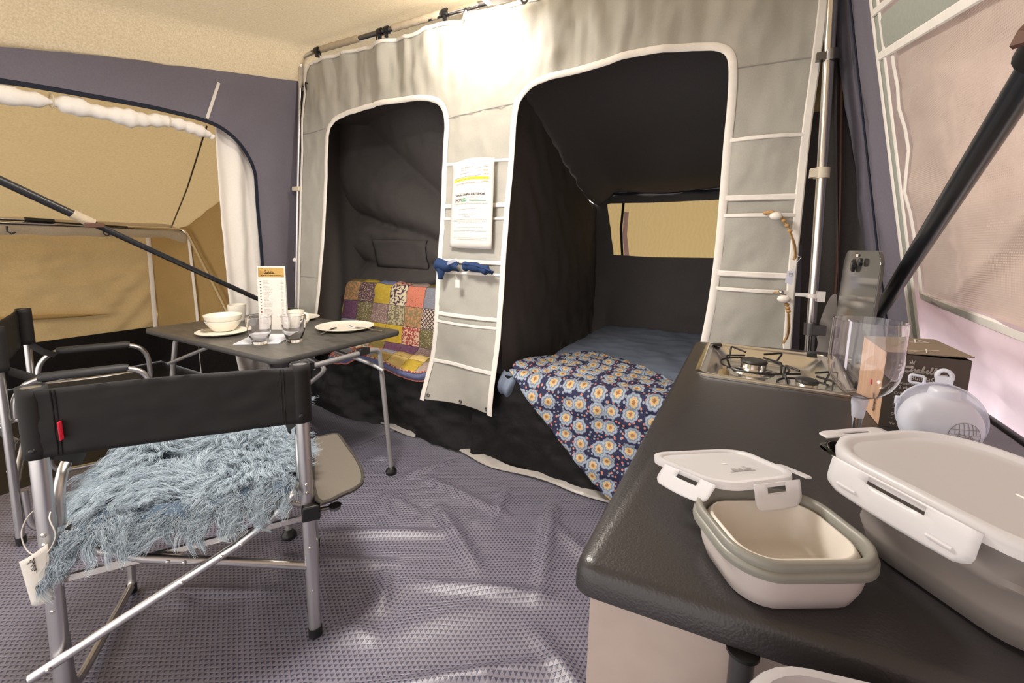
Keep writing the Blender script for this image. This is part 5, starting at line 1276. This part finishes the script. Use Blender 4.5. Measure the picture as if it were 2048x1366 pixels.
# dish standing behind the dome
dc = bc+V(.006, .020, .006); fn_ = V(-.22, -.93, .28).normalized(); ru = fn_.cross(V(0, 0, 1)).normalized()*-1; rv = ru.cross(fn_).normalized()*-1
if rv.z < 0: rv = -rv
if ru.x < 0: ru = -ru
mb = MB()
loops = []
for r, d in ((.001, -.030), (.025, -.027), (.042, -.016), (.0505, .0), (.0520, .003), (.0500, .004), (.0485, .0005)):
    loops.append([dc+ru*r*math.cos(a)+rv*r*math.sin(a)+fn_*d for a in [2*PI*k/40 for k in range(40)]])
mb.rings(loops); mb.v = [(x, y, max(z, KZ+.001)) for x, y, z in mb.v]; obj('dish', mb, 'ballclear', bl_, angle=60)
tabc = dc+rv*.062
mb = MB(); mb.tube([tabc+ru*.0085*math.cos(a)+rv*.0095*math.sin(a) for a in [2*PI*k/24 for k in range(24)]], .0042, 10, True, sx=.7); obj('hanging_loop', mb, 'ball', bl_)
mb = MB(); mb.ribbon([tabc-rv*.006-ru*.010, tabc-rv*.006+ru*.010], .014, .004, fn_); obj('loop_foot', mb, 'ball', bl_)
tc2 = dc+rv*.051-ru*.030
mb = MB(); mb.tube([tc2+ru*a+rv*b for a, b in rrect(.017, .012, .003, 3)], .0022, 8, True); obj('clip', mb, 'ball', bl_)
tc3 = dc-ru*.050+rv*.012
mb = MB(); mb.box((tc3.x-.003, tc3.y-.004, tc3.z-.006), (tc3.x+.004, tc3.y+.004, tc3.z+.008)); obj('catch', mb, 'ball', bl_, bevel=.002)
# emblem printed on the dome: a globe grid
ed = V(.30, -.90, .0).normalized(); eu = V(0, 0, 1).cross(ed).normalized(); ev = ed.cross(eu).normalized()
if eu.x < 0: eu = -eu
if ev.z < 0: ev = -ev
def sph(u, v):
    d = (ed*br_+eu*u+ev*v).normalized(); return bc+d*(br_+.0006)
def eline(mb, pts, w=.0004):
    mb.tube([sph(u, v) for u, v in pts], w, 4)
mb = MB(); Re = .0215
mb.tube([sph(Re*math.cos(a), Re*math.sin(a)) for a in [2*PI*k/40 for k in range(40)]], .0004, 4, True)
for v in (-.012, -.004, .0035, .011):
    h = math.sqrt(Re*Re-v*v); eline(mb, [(-h+2*h*k/10, v) for k in range(11)])
for u in (-.0135, -.0085, -.003, .003, .0085, .0135):
    h = math.sqrt(Re*Re-u*u); eline(mb, [(u*(1-.0*k), -h+(h-.004)*k/6) for k in range(7)]); eline(mb, [(u, .0035+(h-.0035)*k/6) for k in range(7)])
obj('grid_emblem', mb, 'inkgrey', bl_)
obj('emblem_logo', script_mb(lambda u, v: sph(-.009+u, -.0025+v), .0028, .3), 'inkgrey', bl_, flat=True)

# clip-lid food boxes
def framed(c, u, v):
    u = V(*u, 0).normalized(); v = V(*v, 0).normalized(); c = V(*c, 0)
    return lambda a, b, z: c+u*a+v*b+V(0, 0, z)
def rloop(fr, w, h, r, z, n=7): return [fr(a, b, z) for a, b in rrect(w, h, r, n)]
def flap(fn, slot=(.27, .68, .02, .38), n=14, m=10, rc=.16):
    """hinged clip: fn(u, v) with v from the hinge down; a slot is left open near the hinge"""
    mb = MB(); idx = {}
    def ww(v): return 0 if v < 1-rc*2 else .10*((v-1+rc*2)/(rc*2))**2
    us = sorted(set([0, .06, .12, .2, slot[0], .35, .42, .5, .58, slot[1], .78, .86, .93, 1])); vs = sorted(set([0, slot[2], .15, .25, slot[3], .5, .65, .8, .92, 1]))
    for j, v in enumerate(vs):
        for i, u in enumerate(us):
            uu = .5+(u-.5)*(1-2*ww(v)); bow = .06*math.sin(PI*u) if v > .5 else 0
            idx[i, j] = len(mb.v); mb.v.append(tuple(fn(uu, v+bow*(v-.5)*2)))
    for j in range(len(vs)-1):
        for i in range(len(us)-1):
            cu, cv = (us[i]+us[i+1])/2, (vs[j]+vs[j+1])/2
            if slot[0] < cu < slot[1] and slot[2] < cv < slot[3]: continue
            mb.f.append((idx[i, j], idx[i+1, j], idx[i+1, j+1], idx[i, j+1]))
    return mb
sb = thing('food_box', 'small taupe clip-lid food box, open, with a dark grey rim', 'food box', (.047, .442, KZ))
fr = framed((.0475, .440), (.86, .51), (.53, -.85))
Wd, Dp = .134, .113
mb = MB(); mb.rings([rloop(fr, Wd-.040, Dp-.038, .022, KZ+.0008), rloop(fr, Wd-.028, Dp-.026, .028, KZ+.003), rloop(fr, Wd-.018, Dp-.016, .032, KZ+.016), rloop(fr, Wd-.012, Dp-.010, .034, KZ+.034), rloop(fr, Wd-.013, Dp-.011, .034, KZ+.040), rloop(fr, Wd-.018, Dp-.016, .030, KZ+.038), rloop(fr, Wd-.05, Dp-.046, .02, KZ+.007)]); obj('outer_tub', mb, 'boxplastic', sb, angle=60)
mb = MB(); mb.rings([rloop(fr, Wd-.012, Dp-.010, .033, KZ+.036), rloop(fr, Wd-.001, Dp-.001, .037, KZ+.0365), rloop(fr, Wd, Dp, .038, KZ+.040), rloop(fr, Wd-.001, Dp-.001, .037, KZ+.0435), rloop(fr, Wd-.005, Dp-.005, .035, KZ+.0445), rloop(fr, Wd-.004, Dp-.004, .036, KZ+.0475), rloop(fr, Wd-.006, Dp-.006, .035, KZ+.0515), rloop(fr, Wd-.012, Dp-.012, .033, KZ+.0525), rloop(fr, Wd-.018, Dp-.018, .030, KZ+.0505), rloop(fr, Wd-.021, Dp-.021, .029, KZ+.044), rloop(fr, Wd-.021, Dp-.021, .029, KZ+.038)], caps=False); obj('rim', mb, 'rimgrey', sb, angle=60, label='dark grey stepped rim')
mb = MB(); mb.rings([rloop(fr, Wd-.022, Dp-.022, .029, KZ+.040), rloop(fr, Wd-.030, Dp-.030, .026, KZ+.046), rloop(fr, Wd-.033, Dp-.033, .025, KZ+.046), rloop(fr, Wd-.037, Dp-.037, .024, KZ+.040), rloop(fr, Wd-.046, Dp-.046, .022, KZ+.016), rloop(fr, Wd-.056, Dp-.056, .018, KZ+.010)], caps=False)
k = len(mb.v)-32; mb.f.append(tuple(range(k, k+32))); obj('inner_tub', mb, plain('pale_inner_tub', (206, 198, 188), .35), sb, angle=60)

sl = thing('box_lid', 'small frosted clip lid resting tilted on the open food box', 'lid', (0, .5, KZ))
LA, LB, LC, LD = V(-.092, .523, .942), V(.0135, .600, .942), V(.0715, .503, .9685), V(-.001, .440, .9685)
LN = (LB-LA).cross(LD-LA).normalized()
if LN.z < 0: LN = -LN
def lq(a, b, d=0):
    """a, b in -0.5..0.5"""
    s, t = a+.5, b+.5; return (LA*(1-s)+LB*s)*(1-t)+(LD*(1-s)+LC*s)*t+LN*d
def lring(k, r, d): return [lq(a, b, d) for a, b in rrect(k, k, r, 7)]
mb = MB(); mb.rings([lring(.90, .2, -.001), lring(.99, .24, -.004), lring(1.0, .25, 0), lring(.99, .24, .0035), lring(.93, .22, .0042), lring(.88, .20, .0036), lring(.86, .19, .0012)]); obj('lid_plate', mb, 'lid', sl, angle=60)
def fl1(u, v): p = lq(-.16+.56*u, .50, .002); o = (lq(0, .5)-lq(0, .4)).normalized(); return p+o*(.004+.005*math.sin(PI*v*.5))+V(0, 0, -.026*v)
obj('clip', flap(fl1), 'lid', sl, angle=60, solid=.0012)
def fl2(u, v): p = lq(-.50, .46-.60*u, .002); o = (lq(-.5, 0)-lq(-.4, 0)).normalized(); return p+o*(.002+.012*v)+V(0, 0, -.020*v)
obj('clip', flap(fl2), 'lid', sl, angle=60, solid=.0012)
def fl3(u, v): p = lq(.50, .10+.42*u, .002); o = (lq(.5, 0)-lq(.4, 0)).normalized(); return p+o*(.010*v)+V(0, 0, -.001*v)
obj('clip', flap(fl3), 'lid', sl, angle=60, solid=.0012)
obj('logo', script_mb(lambda u, v: lq(.16-u/.13, .20-v/.10, .0022), .0042, .28), 'inkgrey', sl, flat=True)
mb = MB(); mb.add([lq(0, -.05, .0022), lq(.05, -.04, .0022), lq(.05, -.01, .0022)], [(0, 1, 2)]); obj('mould_mark', mb, 'trim', sl, flat=True)

lb = thing('food_box', 'large grey collapsible food box with its frosted lid clipped on', 'food box', (.18, .5, KZ))
U = V(.64, -.768, 0); Vv = V(.768, .64, 0)
C0 = V(.074, .534, 0)+U*.105+Vv*.090
fr2 = framed((C0.x, C0.y), (U.x, U.y), (Vv.x, Vv.y)); W2, D2_ = .210, .180
mb = MB(); mb.rings([rloop(fr2, W2-.085, D2_-.085, .03, KZ+.0008), rloop(fr2, W2-.062, D2_-.062, .04, KZ+.006), rloop(fr2, W2-.050, D2_-.050, .045, KZ+.024), rloop(fr2, W2-.046, D2_-.046, .046, KZ+.030), rloop(fr2, W2-.050, D2_-.050, .045, KZ+.034), rloop(fr2, W2-.038, D2_-.038, .05, KZ+.052), rloop(fr2, W2-.034, D2_-.034, .05, KZ+.057), rloop(fr2, W2-.039, D2_-.039, .05, KZ+.061), rloop(fr2, W2-.026, D2_-.026, .052, KZ+.080), rloop(fr2, W2-.022, D2_-.022, .054, KZ+.088), rloop(fr2, W2-.022, D2_-.022, .054, KZ+.094)]); obj('tub', mb, 'bowlgrey', lb, angle=60)
LZ = KZ+.094
mb = MB(); mb.rings([rloop(fr2, W2-.012, D2_-.012, .056, LZ-.004), rloop(fr2, W2-.001, D2_-.001, .060, LZ-.004), rloop(fr2, W2, D2_, .060, LZ+.003), rloop(fr2, W2-.003, D2_-.003, .058, LZ+.008), rloop(fr2, W2-.012, D2_-.012, .054, LZ+.0095), rloop(fr2, W2-.020, D2_-.020, .05, LZ+.0085), rloop(fr2, W2-.026, D2_-.026, .047, LZ+.0055), rloop(fr2, W2-.032, D2_-.032, .045, LZ+.0050)]); lp = obj('lid_plate', mb, 'lid', lb, angle=60)
def g1(u, v): return fr2(-.072+.118*u, -D2_/2-.002-.005*math.sin(PI*v*.5), LZ+.004-.030*v)
obj('clip', flap(g1, (.30, .70, .06, .30)), 'lid', lb, angle=60, solid=.0012)
def g2(u, v): return fr2(-W2/2-.002-.013*v, -.062+.085*u, LZ+.004+.001*v)
obj('clip', flap(g2, (.34, .74, .25, .5)), 'lid', lb, angle=60, solid=.0012)
def g3(u, v): return fr2(-.02+.10*u, D2_/2+.002+.012*v, LZ+.004+.002*v)
obj('clip', flap(g3), 'lid', lb, angle=60, solid=.0012)
for u in (.10, .74):
    mb = MB(); mb.tube([g1(u, .70)+V(0, 0, 0)-Vv*.0012, g1(u+.15, .70)-Vv*.0012], .0016, 8); obj('clip_ridge', mb, 'lid', lb)
mb = MB(); mb.tube([fr2(.012, .0, LZ+.0052), fr2(.020, -.002, LZ+.0056)], .0007, 6); obj('mould_mark', mb, 'trim', lp)

sbw = thing('stacked_bowl', 'pale grey collapsible bowl just below the worktop front edge', 'bowl', (.1, .28, .79))
fr3 = framed((.100, .284), (.97, .24), (-.24, .97))
def bl_loop(k, r, z): return rloop(fr3, .150-2*k, .125-2*k, r, z+.012)
mb = MB(); mb.rings([bl_loop(.03, .03, .7815), bl_loop(.014, .04, .79), bl_loop(.006, .05, .875), bl_loop(.0, .052, .886), bl_loop(-.001, .053, .889), bl_loop(.001, .052, .893), bl_loop(.007, .048, .893), bl_loop(.009, .047, .888), bl_loop(.013, .044, .886), bl_loop(.016, .042, .890), bl_loop(.021, .038, .889), bl_loop(.024, .036, .882), bl_loop(.029, .032, .881), bl_loop(.032, .03, .885), bl_loop(.036, .027, .883), bl_loop(.044, .022, .866)]); obj('body', mb, 'bowlpale', sbw, angle=60)

GROUPS = {'dinner_plate': 'cream plates on the table', 'side_plate': 'cream plates on the table', 'cereal_bowl': 'stacked cream bowls', 'cream_mug': 'cream mugs on the table',
          'tumbler': 'clear tumblers on the table', 'napkin': 'folded napkins on the table', 'blue_cloth': 'navy cloths in the curtain pocket', 'beaded_cord': 'beaded cords on the curtain',
          'sleeping_cabin': 'black sleeping cabins behind the curtain', 'brace_pole': 'black diagonal brace poles'}
for o in list(bpy.data.objects):
    if o.parent is None and o.get('category'):
        g = GROUPS.get(o.name.split('.')[0])
        if g: o['group'] = g
